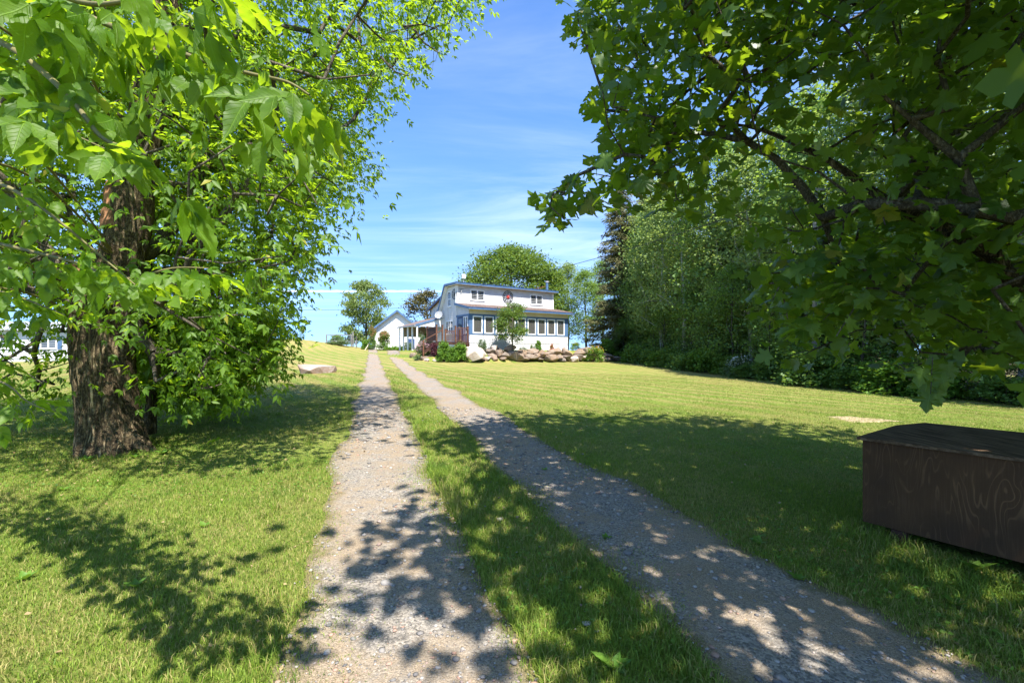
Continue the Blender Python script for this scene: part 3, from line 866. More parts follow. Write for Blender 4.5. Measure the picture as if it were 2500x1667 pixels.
w = MB(); star(w, cc + outw * 0.02, ux, uz, 0.36, 0.09, 8, 0.04, math.pi / 2, 0.75); w.part('star', M['red'], comp)
w = MB(); w.box(lambda u, v, z: cc + ux * u - outw * v + uz * z, -0.02, 0.02, 0.0, 0.09, -0.02, 0.02); w.part('wall_bracket', M['black'], comp)
sx = Vector((BX[0], BX[1], 0)); leftw = Vector((-AX[0], -AX[1], 0))
cg = H(0, 0.42, 6.75) + leftw * 0.08
orn = root('sunburst_wall_ornament', cg, 'dark metal round ornament high on the gable wall by its corner', 'ornament')
w = MB(); disc_ring(w, cg, sx, uz, 0.42, 0.46); w.part('ring', M['black'], orn)
w = MB()
for k in range(8):
    a = k * math.pi / 4; w.rbar(cg + (sx * math.cos(a) + uz * math.sin(a)) * 0.1, cg + (sx * math.cos(a) + uz * math.sin(a)) * 0.43, 0.015, 0.03, leftw)
disc_ring(w, cg, sx, uz, 0.08, 0.12, 14)
w.part('rays', M['black'], orn)
w = MB(); w.box(lambda u, v, z: cg + sx * u - leftw * v + uz * z, -0.1, 0.1, 0.0, 0.08, -0.02, 0.02); w.part('wall_bracket', M['black'], orn)
# satellite dish over the lean-to
dc = H(-0.45, 2.9, 5.05)
dish = root('satellite_dish', dc, 'grey satellite dish on the gable wall above the lean-to roof', 'satellite dish')
dn = Vector((-0.25, -0.9, 0.35)).normalized(); dx = dn.orthogonal().normalized(); dy = dn.cross(dx)
w = MB(); nr, na = 5, 18
for i in range(nr):
    for k in range(na):
        q = []
        for rr, kk in ((i, k), (i + 1, k), (i + 1, k + 1), (i, k + 1)):
            r_ = 0.38 * rr / nr; a = 2 * math.pi * kk / na
            q.append(dc + (dx * math.cos(a) + dy * math.sin(a)) * r_ + dn * (0.55 * r_ * r_))
        w.quad(*q)
w.part('reflector', M['greymetal'], dish, True)
w = MB(); w.bar(dc, H(-0.02, 2.75, 4.75), 0.025, 6); w.part('mast', M['greymetal'], dish)
w = MB(); w.bar(dc - dy * 0.36, dc + dn * 0.42, 0.012, 5); w.bar(dc + dn * 0.40, dc + dn * 0.50, 0.04, 8); w.part('feed_arm', M['greymetal'], dish)
# antenna box on the roof
ac = H(0.75, 0.3, 7.74)
ant = root('roof_antenna', ac, 'small white panel antenna on a short mast at the roof corner', 'antenna')
w = MB(); w.bar(ac, ac + Vector((0, 0, 0.5)), 0.03, 8); w.part('mast', M['greymetal'], ant)
w = MB(); w.box(lambda u, v, z: ac + ux * u + outw * v + uz * z, -0.17, 0.17, 0.03, 0.12, 0.46, 0.82); w.part('panel', M['white'], ant)

# ------------------------------------------------------------------ deck and stairs
DZ = 2.47
deck = root('deck', H(-1.3, -1.0, TERR), 'reddish brown stained wooden deck with railing before the porch door', 'deck')
for k in range(17):
    w = MB(); w.box(F_house, -2.7, -0.06, -PD + 0.16 * k, -PD + 0.16 * k + 0.145, DZ - 0.035, DZ); w.part('board', M['deck'], deck)
w = MB()
w.box(F_house, -2.69, -0.07, -PD - 0.04, -PD - 0.005, DZ - 0.24, DZ - 0.002); w.box(F_house, -2.74, -2.705, -PD, 0.45, DZ - 0.24, DZ - 0.002)
for t_ in (-1.6, -0.9, -0.2): w.box(F_house, -2.68, -0.08, t_, t_ + 0.04, DZ - 0.2, DZ - 0.04)
w.part('rim_joist', M['darkdeck'], deck)
def post(s, t, top, foot=TERR - 0.1):
    w = MB(); w.box(F_house, s - 0.055, s + 0.055, t - 0.055, t + 0.055, foot, top)
    p = w.part('post', M['deck'], deck)
    w = MB(); w.box(F_house, s - 0.075, s + 0.075, t - 0.075, t + 0.075, top + 0.002, top + 0.035); w.part('cap', M['deck'], p)
for s, t_, top in ((-0.12, -2.25, 3.72), (-1.25, -2.25, 3.74), (-0.78, -2.15, 3.44), (-2.14, -2.25, 3.46), (-2.36, -2.12, 3.80), (-2.65, -1.62, 3.84), (-2.65, 0.38, 3.80)):
    post(s, t_, top)
bal = MB(); bal.box(lambda u, v, z: Vector((u, v, z)), -0.019, 0.019, -0.019, 0.019, 0, 1.0)
bal_me = bal.mesh('baluster', M['deck'])
def railing(p, q, ztop, n, mat='deck', zlow=DZ + 0.09):
    w = MB(); w.rbar(H(*p, ztop), H(*q, ztop), 0.09, 0.045); w.part('top_rail', M['deck'], deck)
    w = MB(); w.rbar(H(*p, zlow), H(*q, zlow), 0.06, 0.05); w.part('bottom_rail', M['deck'], deck)
    for k in range(n):
        f = (k + 1) / (n + 1.0)
        s = p[0] + (q[0] - p[0]) * f; t_ = p[1] + (q[1] - p[1]) * f
        o = obj('baluster', bal_me, deck, H(s, t_, zlow)); o.scale = (1, 1, ztop - zlow - 0.02); o.rotation_euler = (0, 0, math.atan2(AX[1], AX[0]))
railing((-1.19, -2.25), (-0.18, -2.25), 3.62, 7)
railing((-2.08, -2.25), (-1.31, -2.25), 3.36, 6)
railing((-2.65, -1.56), (-2.65, 0.32), 3.66, 0)
for k in range(14):
    f = (k + 0.5) / 14
    w = MB(); w.box(F_house, -2.675, -2.655, -1.54 + 1.84 * f - 0.05, -1.54 + 1.84 * f + 0.05, DZ + 0.05, 3.63); w.part('privacy_slat', M['darkdeck'], deck)
# stairs down to the left
stairs = root('deck_stairs', H(-3.4, -2.2, TERR), 'brown wooden stairs with sloping handrail going down left from the deck', 'stairs')
for k in range(4):
    s = -2.74 - 0.30 * (k + 1); z = DZ - 0.17 * (k + 1)
    w = MB(); w.box(F_house, s, s + 0.29, -2.2, -1.3, z - 0.04, z); w.part('tread', M['deck'], stairs)
for t_ in (-2.24, -1.27):
    w = MB(); w.rbar(H(-2.72, t_, DZ - 0.12), H(-4.0, t_, DZ - 0.85), 0.04, 0.24); w.part('stringer', M['darkdeck'], stairs)
w = MB(); w.rbar(H(-2.42, -2.24, 3.40), H(-4.05, -2.24, 2.52), 0.085, 0.05); w.part('handrail', M['deck'], stairs)
w = MB(); w.box(F_house, -4.09, -3.99, -2.29, -2.19, 1.3, 2.55); w.part('newel_post', M['deck'], stairs)

# ------------------------------------------------------------------ the white shed with gable to the drive
SH0 = px_ray(912, 850, 55.0)
SX = np.array([0.985, 0.17]); SX /= np.linalg.norm(SX); SB = np.array([-SX[1], SX[0]])
sgz = 1.95
def S(u, w, z): return Vector((SH0[0] + SX[0] * u - SB[0] * w, SH0[1] + SX[1] * u - SB[1] * w, sgz + z))
shed = root('shed', S(2.7, 0, 0), 'white gabled shed with blue roof edges at the top of the drive', 'shed')
SW, EV, AP = 5.6, 2.55, 4.75
w = MB()
pr = [(0, -0.2), (0, EV), (SW / 2, AP - 0.12), (SW, EV), (SW, -0.2)]
for d in (0, -7.0):
    for u, z in pr: w.v.append(tuple(S(u, d, z)))
w.f += [tuple(range(5)), (9, 8, 7, 6, 5)] + [(k, 5 + k, 5 + (k + 1) % 5, (k + 1) % 5) for k in range(5)]
w.part('wall', M['white'], shed)
w = MB(); siding(w, S, 0.05, AP - 0.15, lambda z: 0 if z < EV else (z - EV) / (AP - EV) * SW / 2, lambda z: SW if z < EV else SW - (z - EV) / (AP - EV) * SW / 2, 0.2); w.part('siding', M['white'], shed)
for sg in (0, 1):
    w = MB()
    e = (-0.35, EV - 0.28) if sg == 0 else (SW + 0.35, EV - 0.28)
    a = (SW / 2, AP)
    c = [S(e[0], 0.45, e[1]), S(a[0], 0.45, a[1]), S(a[0], -7.2, a[1]), S(e[0], -7.2, e[1])]
    dn_ = Vector((0, 0, -0.10))
    w.quad(*c); w.quad(*[q + dn_ for q in reversed(c)])
    for i in range(4): w.quad(c[i], c[i] + dn_, c[(i + 1) % 4] + dn_, c[(i + 1) % 4])
    rf = w.part('roof_slope', M['shingle'], shed)
    w = MB(); w.rbar(S(e[0], 0.475, e[1] - 0.06), S(a[0], 0.475, a[1] - 0.06), 0.04, 0.20); w.part('rake_board', M['blue'], rf)
w = MB(); w.box(S, 3.85, 5.0, 0.025, 0.05, 0.0, 1.45); fr = w.part('door_frame', M['concrete'], shed)
w = MB(); w.box(S, 4.02, 4.86, 0.055, 0.075, 0.0, 1.30); w.part('door', M['navy'], shed)
w = MB(); w.box(S, 0.04, 0.12, 0.03, 0.09, 0.0, 2.4); w.part('drain_pipe', M['greymetal'], shed)

# ------------------------------------------------------------------ long low house behind the left tree
LZ = gz(-36, 43)
lh = root('long_low_house', (-37, 42.5, LZ), 'long low white sided house half hidden behind the large left tree', 'house')
LF = lambda u, w, z: Vector((-56.5 + u, 42.5 - w, LZ + z))
w = MB(); w.box(LF, 0, 30, -6, 0, -0.3, 2.75); w.part('wall', M['siding'], lh)
w = MB(); siding(w, LF, 0.1, 2.7, const(0), const(30), 0.2); w.part('siding', M['siding'], lh)
w = MB()
w.quad(LF(-0.4, 0.5, 2.7), LF(30.4, 0.5, 2.7), LF(30.4, -3, 3.7), LF(-0.4, -3, 3.7)); w.quad(LF(-0.4, -3, 3.7), LF(30.4, -3, 3.7), LF(30.4, -6.5, 2.7), LF(-0.4, -6.5, 2.7))
w.part('roof', M['greymetal'], lh)
for u in (3, 8, 12.5, 17, 22, 26.5): window(lh, LF, u, u + 1.5, 1.0, 2.1, 0.08, 0.07, mull=(u + 0.75,))
w = MB(); w.box(LF, 19.6, 20.5, 0.03, 0.07, 0.1, 2.15); w.part('door', M['red'], lh)
for u in (2.5, 4.6, 12.0, 14.1): 
    w = MB(); w.box(LF, u, u + 0.42, 0.03, 0.06, 0.95, 2.15); w.part('shutter', M['blue'], lh)
w = MB(); w.box(LF, 26.5, 30.6, 0.2, 2.2, 0.35, 0.5); w.box(LF, 26.5, 30.6, 2.1, 2.2, 0.9, 1.0); w.part('side_deck', M['grey'], lh)

# ------------------------------------------------------------------ leaves and trees: generators
def tmpl(half, centre, zf):
    """closed leaf outline from a right half (x,y) going base to tip; fan from centre"""
    r = half; l = [(-x, y) for x, y in reversed(half[1:-1])]
    pts = r + l
    V = [(x, y, zf(x, y)) for x, y in pts] + [(centre[0], centre[1], zf(*centre))]
    n = len(pts); c = n
    return np.array(V, float), np.array([(c, k, (k + 1) % n) for k in range(n)])
T_LANCE = (np.array([(0, 0, 0), (0.23, 0.38, 0.07), (0, 1, -0.12), (-0.23, 0.38, 0.07)], float), np.array([(0, 1, 2), (0, 2, 3)]))
T_OVAL = (np.array([(0, 0, 0), (0.42, 0.45, 0.08), (0, 1, -0.05), (-0.42, 0.45, 0.08)], float), np.array([(0, 1, 2), (0, 2, 3)]))
T_NEEDLE = (np.array([(0, 0, 0), (0.12, 0.3, 0), (0, 1, -0.1), (-0.12, 0.3, 0)], float), np.array([(0, 1, 2), (0, 2, 3)]))
_half = [(0, 0), (0.10, 0.05), (0.19, 0.16), (0.20, 0.22), (0.255, 0.30), (0.25, 0.36), (0.285, 0.43), (0.25, 0.50), (0.26, 0.56), (0.20, 0.64), (0.20, 0.70), (0.135, 0.79), (0.09, 0.88), (0.035, 0.96), (0, 1.06)]
def _nearleaf():
    zf = lambda x, y: 0.30 * abs(x) - 0.10 * y * y + 0.02 * math.sin(y * 22) * abs(x) * 4
    r = _half; n = len(r)
    V = []; 
    for x, y in r: V.append((x, y, zf(x, y)))
    for x, y in r: V.append((0, y, zf(0, y)))
    for x, y in r: V.append((-x, y, zf(x, y)))
    F = []
    for k in range(n - 1):
        F += [(n + k, k, k + 1), (n + k, k + 1, n + k + 1), (2 * n + k, n + k, n + k + 1), (2 * n + k, n + k + 1, 2 * n + k + 1)]
    return np.array(V, float), np.array(F)
T_NEARLEAF = _nearleaf()
_mh = [(0, 0), (0.16, -0.10), (0.40, -0.10), (0.35, 0.05), (0.47, 0.12), (0.34, 0.19), (0.52, 0.25), (0.60, 0.33), (0.76, 0.37), (0.64, 0.45), (0.60, 0.56), (0.44, 0.55), (0.28, 0.50), (0.31, 0.64), (0.37, 0.75), (0.22, 0.80), (0.15, 0.91), (0, 1.08)]
T_MAPLE = tmpl(_mh, (0, 0.32), lambda x, y: -0.22 * (x * x + 0.6 * (y - 0.3) ** 2) + 0.05 * math.cos(x * 14))
_ml = [(0, 0), (0.40, -0.09), (0.34, 0.17), (0.75, 0.37), (0.56, 0.56), (0.28, 0.50), (0.35, 0.75), (0, 1.08)]
T_MAPLE_LO = tmpl(_ml, (0, 0.32), lambda x, y: -0.25 * (x * x + 0.5 * (y - 0.3) ** 2))

def unit(a): return a / np.maximum(np.linalg.norm(a, axis=-1, keepdims=True), 1e-9)
def leaf_geo(pos, axis, nrm, size, T):
    V, F = T
    y = unit(axis); x = unit(np.cross(y, nrm)); z = np.cross(x, y)
    P = pos[:, None, :] + size[:, None, None] * (V[None, :, 0:1] * x[:, None, :] + V[None, :, 1:2] * y[:, None, :] + V[None, :, 2:3] * z[:, None, :])
    N, k = len(pos), len(V)
    FF = (np.arange(N) * k)[:, None, None] + F[None]
    return P.reshape(-1, 3), FF.reshape(-1, 3)
def join(parts):
    Vs, Fs, o = [], [], 0
    for v, f in parts:
        Vs.append(v); Fs.append(f + o); o += len(v)
    return np.concatenate(Vs), np.concatenate(Fs)
def rdir(r, n):
    return unit(r.normal(size=(n, 3)))

def skeleton(trunk, trad, att, r, seg=0.45, arch=0.10, up=0.5, tip=0.006, pathw=0.25):
    """connect leaf clusters to a trunk; returns nodes, parents, radii"""
    P = [np.array(p, float) for p in trunk]; par = [-1] + list(range(len(trunk) - 1)); nT = len(trunk)
    pl = [0.0]
    for k in range(1, nT): pl.append(pl[-1] + np.linalg.norm(P[k] - P[k - 1]))
    TP = np.array(P)
    att = np.array(att)
    dist = np.min(np.linalg.norm(att[:, None] - TP[None], axis=2), axis=1)
    arr = np.zeros((len(att) * 14 + nT, 3)); arr[:nT] = TP
    pla = np.zeros(len(arr)); pla[:nT] = pl; n = nT
    tips = []
    for i in np.argsort(dist):
        a = att[i]
        d = np.linalg.norm(arr[:n] - a, axis=1)
        cost = d + pathw * pla[:n] + up * np.maximum(0, arr[:n, 2] - a[2])
        cost[0] += 1.0
        j = int(np.argmin(cost)); b = arr[j].copy(); D = np.linalg.norm(a - b)
        m = max(1, min(12, int(round(D / seg)))); pj = j
        jit = r.normal(size=3) * 0.06 * D
        for k in range(1, m + 1):
            f = k / m
            p = b + (a - b) * f; p = p + (np.array([0, 0, arch * D]) + jit) * math.sin(math.pi * f) * 0.8
            arr[n] = p; pla[n] = pla[pj] + np.linalg.norm(p - arr[pj]); par.append(pj); pj = n; n += 1
        tips.append(pj)
    arr = arr[:n]
    cnt = np.zeros(n)
    for t_ in tips: cnt[t_] += 1
    for k in range(n - 1, 0, -1): cnt[par[k]] += cnt[k]
    rad = tip * np.maximum(cnt, 1) ** 0.5
    rad[:nT] = trad
    for k in range(nT, n):
        rad[k] = min(rad[k], rad[par[k]] * 0.92)
    return arr, par, rad, tips
def tubes(arr, par, rad, skip, sides=6):
    ks = np.array([k for k in range(len(arr)) if par[k] >= 0 and k >= skip])
    if len(ks) == 0: return np.zeros((0, 3)), np.zeros((0, 4), int)
    A = arr[np.array(par)[ks]]; B = arr[ks]; ra = np.minimum(rad[np.array(par)[ks]], rad[ks] * 1.5); rb = rad[ks]
    d = unit(B - A); ref = np.where(np.abs(d[:, 2:3]) > 0.9, np.array([[1.0, 0, 0]]), np.array([[0, 0, 1.0]]))
    x = unit(np.cross(d, ref)); y = np.cross(d, x)
    ang = 2 * math.pi * np.arange(sides) / sides
    off = np.cos(ang)[None, :, None] * x[:, None] + np.sin(ang)[None, :, None] * y[:, None]
    V = np.concatenate([A[:, None] + off * ra[:, None, None], B[:, None] + off * rb[:, None, None]], 1)
    n = len(ks); base = (np.arange(n) * 2 * sides)[:, None]; q = np.arange(sides)[None]; q2 = (q + 1) % sides
    F = np.stack([base + q, base + q2, base + sides + q2, base + sides + q], -1)
    return V.reshape(-1, 3), F.reshape(-1, 4)
def sweep(path, radii, sides=20, wob=0.0, seed=0, flare=None, sub=4):
    """smooth tapering trunk along a path, with lobes and ridges"""
    path = np.array(path, float); radii = np.array(radii, float); n = len(path)
    tt = np.linspace(0, n - 1, (n - 1) * sub + 1)
    def cr(A, t_):
        i = np.clip(np.floor(t_).astype(int), 0, n - 2); f = (t_ - i)
        p0 = A[np.maximum(i - 1, 0)]; p1 = A[i]; p2 = A[i + 1]; p3 = A[np.minimum(i + 2, n - 1)]
        f = f.reshape(-1, *([1] * (A.ndim - 1)))
        return 0.5 * ((2 * p1) + (-p0 + p2) * f + (2 * p0 - 5 * p1 + 4 * p2 - p3) * f ** 2 + (-p0 + 3 * p1 - 3 * p2 + p3) * f ** 3)
    C = cr(path, tt); Rr = cr(radii, tt); m = len(C)
    d = unit(np.gradient(C, axis=0)); x = np.cross(d, np.array([[0.0, 1, 0]])); x = unit(x); y = np.cross(d, x)
    ang = 2 * math.pi * np.arange(sides) / sides
    r_ = np.random.default_rng(seed)
    ln = np.concatenate([[0], np.cumsum(np.linalg.norm(np.diff(C, axis=0), axis=1))])
    W = np.ones((m, sides))
    for k in range(9):
        fa = r_.integers(2, 14); fz = r_.uniform(0.4, 2.6)
        W += wob * (1.0 / (1 + 0.25 * k)) * np.sin(fa * ang[None] + fz * ln[:, None] + r_.random() * 7)
    W += wob * 0.5 * r_.normal(size=W.shape)
    if flare is not None:
        amt, hgt, lob = flare
        fl = np.exp(-ln / hgt)[:, None]
        W += amt * fl * (0.55 + 0.45 * np.sin(lob * ang[None] + 1.3) + 0.25 * np.sin((lob + 2) * ang[None] + 4))
    V = C[:, None] + (np.cos(ang)[None, :, None] * x[:, None] + np.sin(ang)[None, :, None] * y[:, None]) * (Rr[:, None] * W)[..., None]
    F = []
    for i in range(m - 1):
        for k in range(sides):
            k2 = (k + 1) % sides; F.append((i * sides + k, i * sides + k2, (i + 1) * sides + k2, (i + 1) * sides + k))
    return V.reshape(-1, 3), np.array(F)

def compound_leaves(att, r, per, spread, size, T, nl=(3, 5), out_from=None, droop=0.55, rach=1.1, sizes=0.25):
    """pinnate leaves: a short rachis with 3 or 5 hanging leaflets"""
    N = len(att) * per
    c = np.repeat(att, per, 0) + r.normal(size=(N, 3)) * spread * np.array([1, 1, 0.75])
    outd = unit(c - out_from) if out_from is not None else rdir(r, N)
    ax = unit(outd * np.array([1, 1, 0.3]) + r.normal(size=(N, 3)) * 0.75 + np.array([0, 0, -droop]))
    side = unit(np.cross(ax, unit(r.normal(size=(N, 3)) * 0.35 + np.array([0, 0, 1.0]))))
    nrm = np.cross(side, ax); nrm *= np.sign(nrm[:, 2:3] + 1e-6)
    sz = size * (1 + sizes * r.normal(size=N)).clip(0.5, 1.6)
    P, A, Nn, S_ = [], [], [], []
    five = r.random(N) < 0.6
    for k in range(5):
        sel = np.ones(N, bool) if k < 3 else five
        pos = c + ax * (sz * rach * (1.0 if k == 0 else 0.75 if k < 3 else 0.2))[:, None]
        sg = 0 if k == 0 else (1 if k % 2 else -1)
        a = unit(ax + side * sg * 1.05 + np.array([0, 0, -0.35]) + r.normal(size=(N, 3)) * 0.18)
        nn = unit(nrm + r.normal(size=(N, 3)) * 0.28)
        P.append(pos[sel]); A.append(a[sel]); Nn.append(nn[sel]); S_.append((sz * (1.0 if k < 3 else 0.85))[sel])
    return leaf_geo(np.concatenate(P), np.concatenate(A), np.concatenate(Nn), np.concatenate(S_), T)
def single_leaves(att, r, per, spread, size, T, droop=0.4, flat=0.6, sizes=0.25, upb=1.0):
    N = len(att) * per
    c = np.repeat(att, per, 0) + r.normal(size=(N, 3)) * spread * np.array([1, 1, flat])
    ax = unit(r.normal(size=(N, 3)) * np.array([1, 1, 0.5]) + np.array([0, 0, -droop]))
    nn = unit(r.normal(size=(N, 3)) * 0.55 + np.array([0, 0, upb]))
    sz = size * (1 + sizes * r.normal(size=N)).clip(0.5, 1.6)
    return leaf_geo(c, ax, nn, sz, T)

# ------------------------------------------------------------------ the large box elder on the left
def compound_frames(c, ax, r, size, droop=0.35):
    N = len(c)
    side = unit(np.cross(ax, unit(r.normal(size=(N, 3)) * 0.35 + np.array([0, 0, 1.0]))))
    nrm = np.cross(side, ax); nrm *= np.sign(nrm[:, 2:3] + 1e-6)
    P, A, Nn, S_ = [], [], [], []
    five = r.random(N) < 0.5
    for k in range(5):
        sel = np.ones(N, bool) if k < 3 else five
        pos = c + ax * (size * (1.05 if k == 0 else 0.8 if k < 3 else 0.25))[:, None]
        sg = 0 if k == 0 else (1 if k % 2 else -1)
        a = unit(ax + side * sg * 0.85 + np.array([0, 0, -droop]) + r.normal(size=(N, 3)) * 0.15)
        nn = unit(nrm + r.normal(size=(N, 3)) * 0.30)
        P.append(pos[sel]); A.append(a[sel]); Nn.append(nn[sel]); S_.append((size * (1.05 if k == 0 else 0.95))[sel])
    return np.concatenate(P), np.concatenate(A), np.concatenate(Nn), np.concatenate(S_)

TY = 6.8
be_px = [(272, 1130, 172), (268, 1080, 160), (262, 1000, 148), (250, 900, 148), (246, 800, 148), (256, 725, 138), (290, 640, 112), (316, 540, 105), (325, 440, 100), (348, 330, 92), (372, 200, 86), (395, 80, 78), (412, -60, 68), (435, -300, 50), (455, -560, 30)]
be_path = np.array([px_ray(x + 4, y, TY) for x, y, w_ in be_px]); be_rad = np.array([w_ / 2 / FPX * TY * 0.82 for _, _, w_ in be_px])
be_base = (be_path[0][0], TY, gz(be_path[0][0], TY))
be = root('box_elder_tree', be_base, 'huge old tree with furrowed trunk and bright hanging leaves left of the drive', 'tree')
V, F = sweep(be_path, be_rad, 72, 0.016, 3, (0.34, 0.28, 5), 12)
obj('trunk', np_mesh('trunk', V, F, M['bark'], True), be)
# broken fork stub, and a sucker stem behind the trunk
sp = np.array([px_ray(240, 740, TY), px_ray(222, 700, TY), px_ray(205, 665, TY), px_ray(200, 640, TY)])
V, F = sweep(sp, [0.26, 0.20, 0.17, 0.06], 18, 0.07, 5, None, 6); obj('broken_stub', np_mesh('broken_stub', V, F, M['rawwood'], False), be)
sp = np.array([px_ray(292, 560, TY - .1), px_ray(282, 500, TY - .1), px_ray(276, 455, TY - .1), px_ray(274, 430, TY - .1)])
V, F = sweep(sp, [0.20, 0.13, 0.09, 0.02], 14, 0.07, 6, None, 6); obj('broken_stub', np_mesh('broken_stub', V, F, M['rawwood'], False), be)
sp = np.array([px_ray(366, 1058, 7.7), px_ray(372, 960, 7.7), px_ray(388, 870, 7.7), px_ray(410, 790, 7.7), px_ray(440, 700, 7.8), px_ray(480, 560, 8.0), px_ray(510, 400, 8.2)])
V, F = sweep(sp, np.array([26, 23, 22, 20, 18, 14, 9]) / 2 / FPX * 7.4, 14, 0.02, 8, (0.3, 0.3, 3), 5); obj('sucker_stem', np_mesh('sucker_stem', V, F, M['bark'], True), be)
# surface root
sp = np.array([px_ray(300, 1060, 6.7), px_ray(345, 1072, 6.75), px_ray(375, 1092, 6.8)]); sp[1][2] = gz(*sp[1][:2]) + 0.10; sp[2][2] = gz(*sp[2][:2]) - 0.02
V, F = sweep(sp, [0.16, 0.10, 0.05], 12, 0.04, 9, None, 5); obj('surface_root', np_mesh('surface_root', V, F, M['bark'], True), be)

rb = np.random.default_rng(21)
RB_Y = np.array([-4000, -900, -300, 0, 60, 150, 200, 240, 300, 380, 420, 470, 540, 600, 650, 680, 760, 790, 830, 880, 940, 980, 1030.0])
RB_X = np.array([600, 900, 1230, 1165, 1105, 985, 935, 905, 872, 890, 872, 822, 782, 768, 772, 715, 728, 718, 698, 668, 612, 562, 480.0])
BB_X = np.array([-900, 0, 100, 200, 340, 400, 500, 600, 690, 760.0]); BB_Y = np.array([1030, 1015, 1010, 905, 900, 985, 985, 935, 860, 800.0])
c0 = np.array([-5.6, 8.2, 6.0]); rr = np.array([6.4, 4.9, 6.6])
att = c0 + rdir(rb, 9000) * rr * (rb.random((9000, 1)) ** 0.42)
att = att[(att[:, 2] > 0.75) & (att[:, 1] > 3.6)]
px, py = proj(att)
ok = (px < np.interp(py, RB_Y, RB_X) - 10) & (py < np.interp(px, BB_X, BB_Y) - 8)
# keep the trunk and the upper stem in view
front = att[:, 1] < 7.3
ok &= ~(front & (px > 140) & (px < 370) & (py > 760))
ok &= ~(front & (px > 190) & (px < 450) & (py > 380) & (py < 670) & (rb.random(len(px)) < 0.98))
ok &= ~(front & (px > 300) & (px < 470) & (py < 300) & (rb.random(len(px)) < 0.6))
ok &= ~((px < 200) & (py > 740) & (rb.random(len(px)) < 0.6))
# clumping: a noise field opens gaps to the sky
nf = np.sin(att[:, 0] * 1.9 + 1.3 * att[:, 2]) * np.sin(att[:, 1] * 1.7 + 0.5) + np.sin(att[:, 2] * 2.3 + 0.8 * att[:, 0])
ok &= (nf > -0.85) | (py > 420)
ok &= ~((px > 640) & (py < 130) & (rb.random(len(px)) < 0.35))
# near the camera side the crown is open so that the sun reaches the lawn
ok &= ~((att[:, 1] < 5.2) & (att[:, 2] > 3.5) & (rb.random(len(px)) < 0.6))
att = att[ok][:2500]
ne = 420; ex = rb.uniform(335, 650, ne); ey = rb.uniform(770, 985, ne); ed = rb.uniform(7.6, 9.6, ne)
low = np.stack([(ex - HX) / FPX * ed, ed, EYE - (ey - HY) / FPX * ed], 1)
low = low[(ey < np.interp(ex, BB_X, BB_Y) - 8) & (ex < np.interp(ey, RB_Y, RB_X) - 10) & (low[:, 2] > g(low[:, 0], low[:, 1]) + 0.25)]
att = np.vstack([att, low])
nodes, par, rad, tips = skeleton(list(be_path[4:]), list(be_rad[4:] * 0.9), att, rb, 0.5, 0.08, 0.35, 0.0065)
V, F = tubes(nodes, par, rad, len(be_path) - 4, 6)
obj('branches', np_mesh('branches', V, F, M['twig'], True), be)['kind'] = 'stuff'
parts = [compound_leaves(att, rb, 19, 0.27, 0.092, T_LANCE, out_from=np.array([-5.6, 7.4, 4.0]))]
o = obj('foliage', np_mesh('foliage', *join(parts), M['boxelder']), be); o['kind'] = 'stuff'
# bare dead twigs against the sky
for pts in ([(985, 66, 6.4), (1030, 60, 6.3), (1068, 72, 6.2)], [(1012, 72, 6.4), (1035, 105, 6.3), (1072, 130, 6.2)], [(930, 140, 6.4), (968, 178, 6.3), (998, 186, 6.2)]):
    w = MB()
    q = [px_ray(*p) for p in pts]
    for a, b, r1 in zip(q[:-1], q[1:], (0.018, 0.012)): w.bar(a, b, r1, 5, r1 * 0.6)
    for a in np.linspace(0.2, 0.95, 6):
        c = q[0] + (q[-1] - q[0]) * a; w.bar(c, c + rb.normal(size=3) * 0.10, 0.004, 4, 0.002)
    w.part('dead_twig', M['twig'], be)

# boughs that reach out close over the photographer: leaf by leaf
boughs = [
 [(-420, -420, 2.6), (-160, -130, 1.9), (60, -30, 1.65), (190, 30, 1.55), (350, 95, 1.46), (500, 150, 1.40), (610, 180, 1.36), (700, 200, 1.33), (755, 232, 1.30)],
 [(-500, -200, 2.3), (-160, 40, 1.65), (0, 103, 1.50), (110, 180, 1.40), (191, 264, 1.32), (245, 333, 1.26), (300, 360, 1.24), (360, 380, 1.22)],
 [(-300, -420, 2.0), (-60, -100, 1.5), (80, -40, 1.30), (220, 10, 1.24), (360, -10, 1.18), (500, -60, 1.12)],
 [(-420, 120, 3.0), (-80, 225, 2.6), (60, 285, 2.45), (180, 330, 2.4), (270, 370, 2.35)],
 [(-420, 330, 2.9), (-60, 430, 2.3), (60, 480, 2.2), (150, 545, 2.15), (240, 620, 2.2), (330, 695, 2.2)],
 [(-480, 470, 3.2), (-60, 580, 2.6), (60, 610, 2.5), (180, 640, 2.42), (300, 680, 2.35), (420, 655, 2.3), (510, 655, 2.25)],
 [(-420, 820, 3.9), (-100, 905, 3.3), (10, 935, 3.1), (60, 975, 3.05), (110, 1000, 3.0)],
 [(-420, 560, 3.6), (-60, 690, 3.0), (60, 730, 2.9), (160, 770, 2.85)],
]
rl = np.random.default_rng(5)
bough_objs, cand = [], []
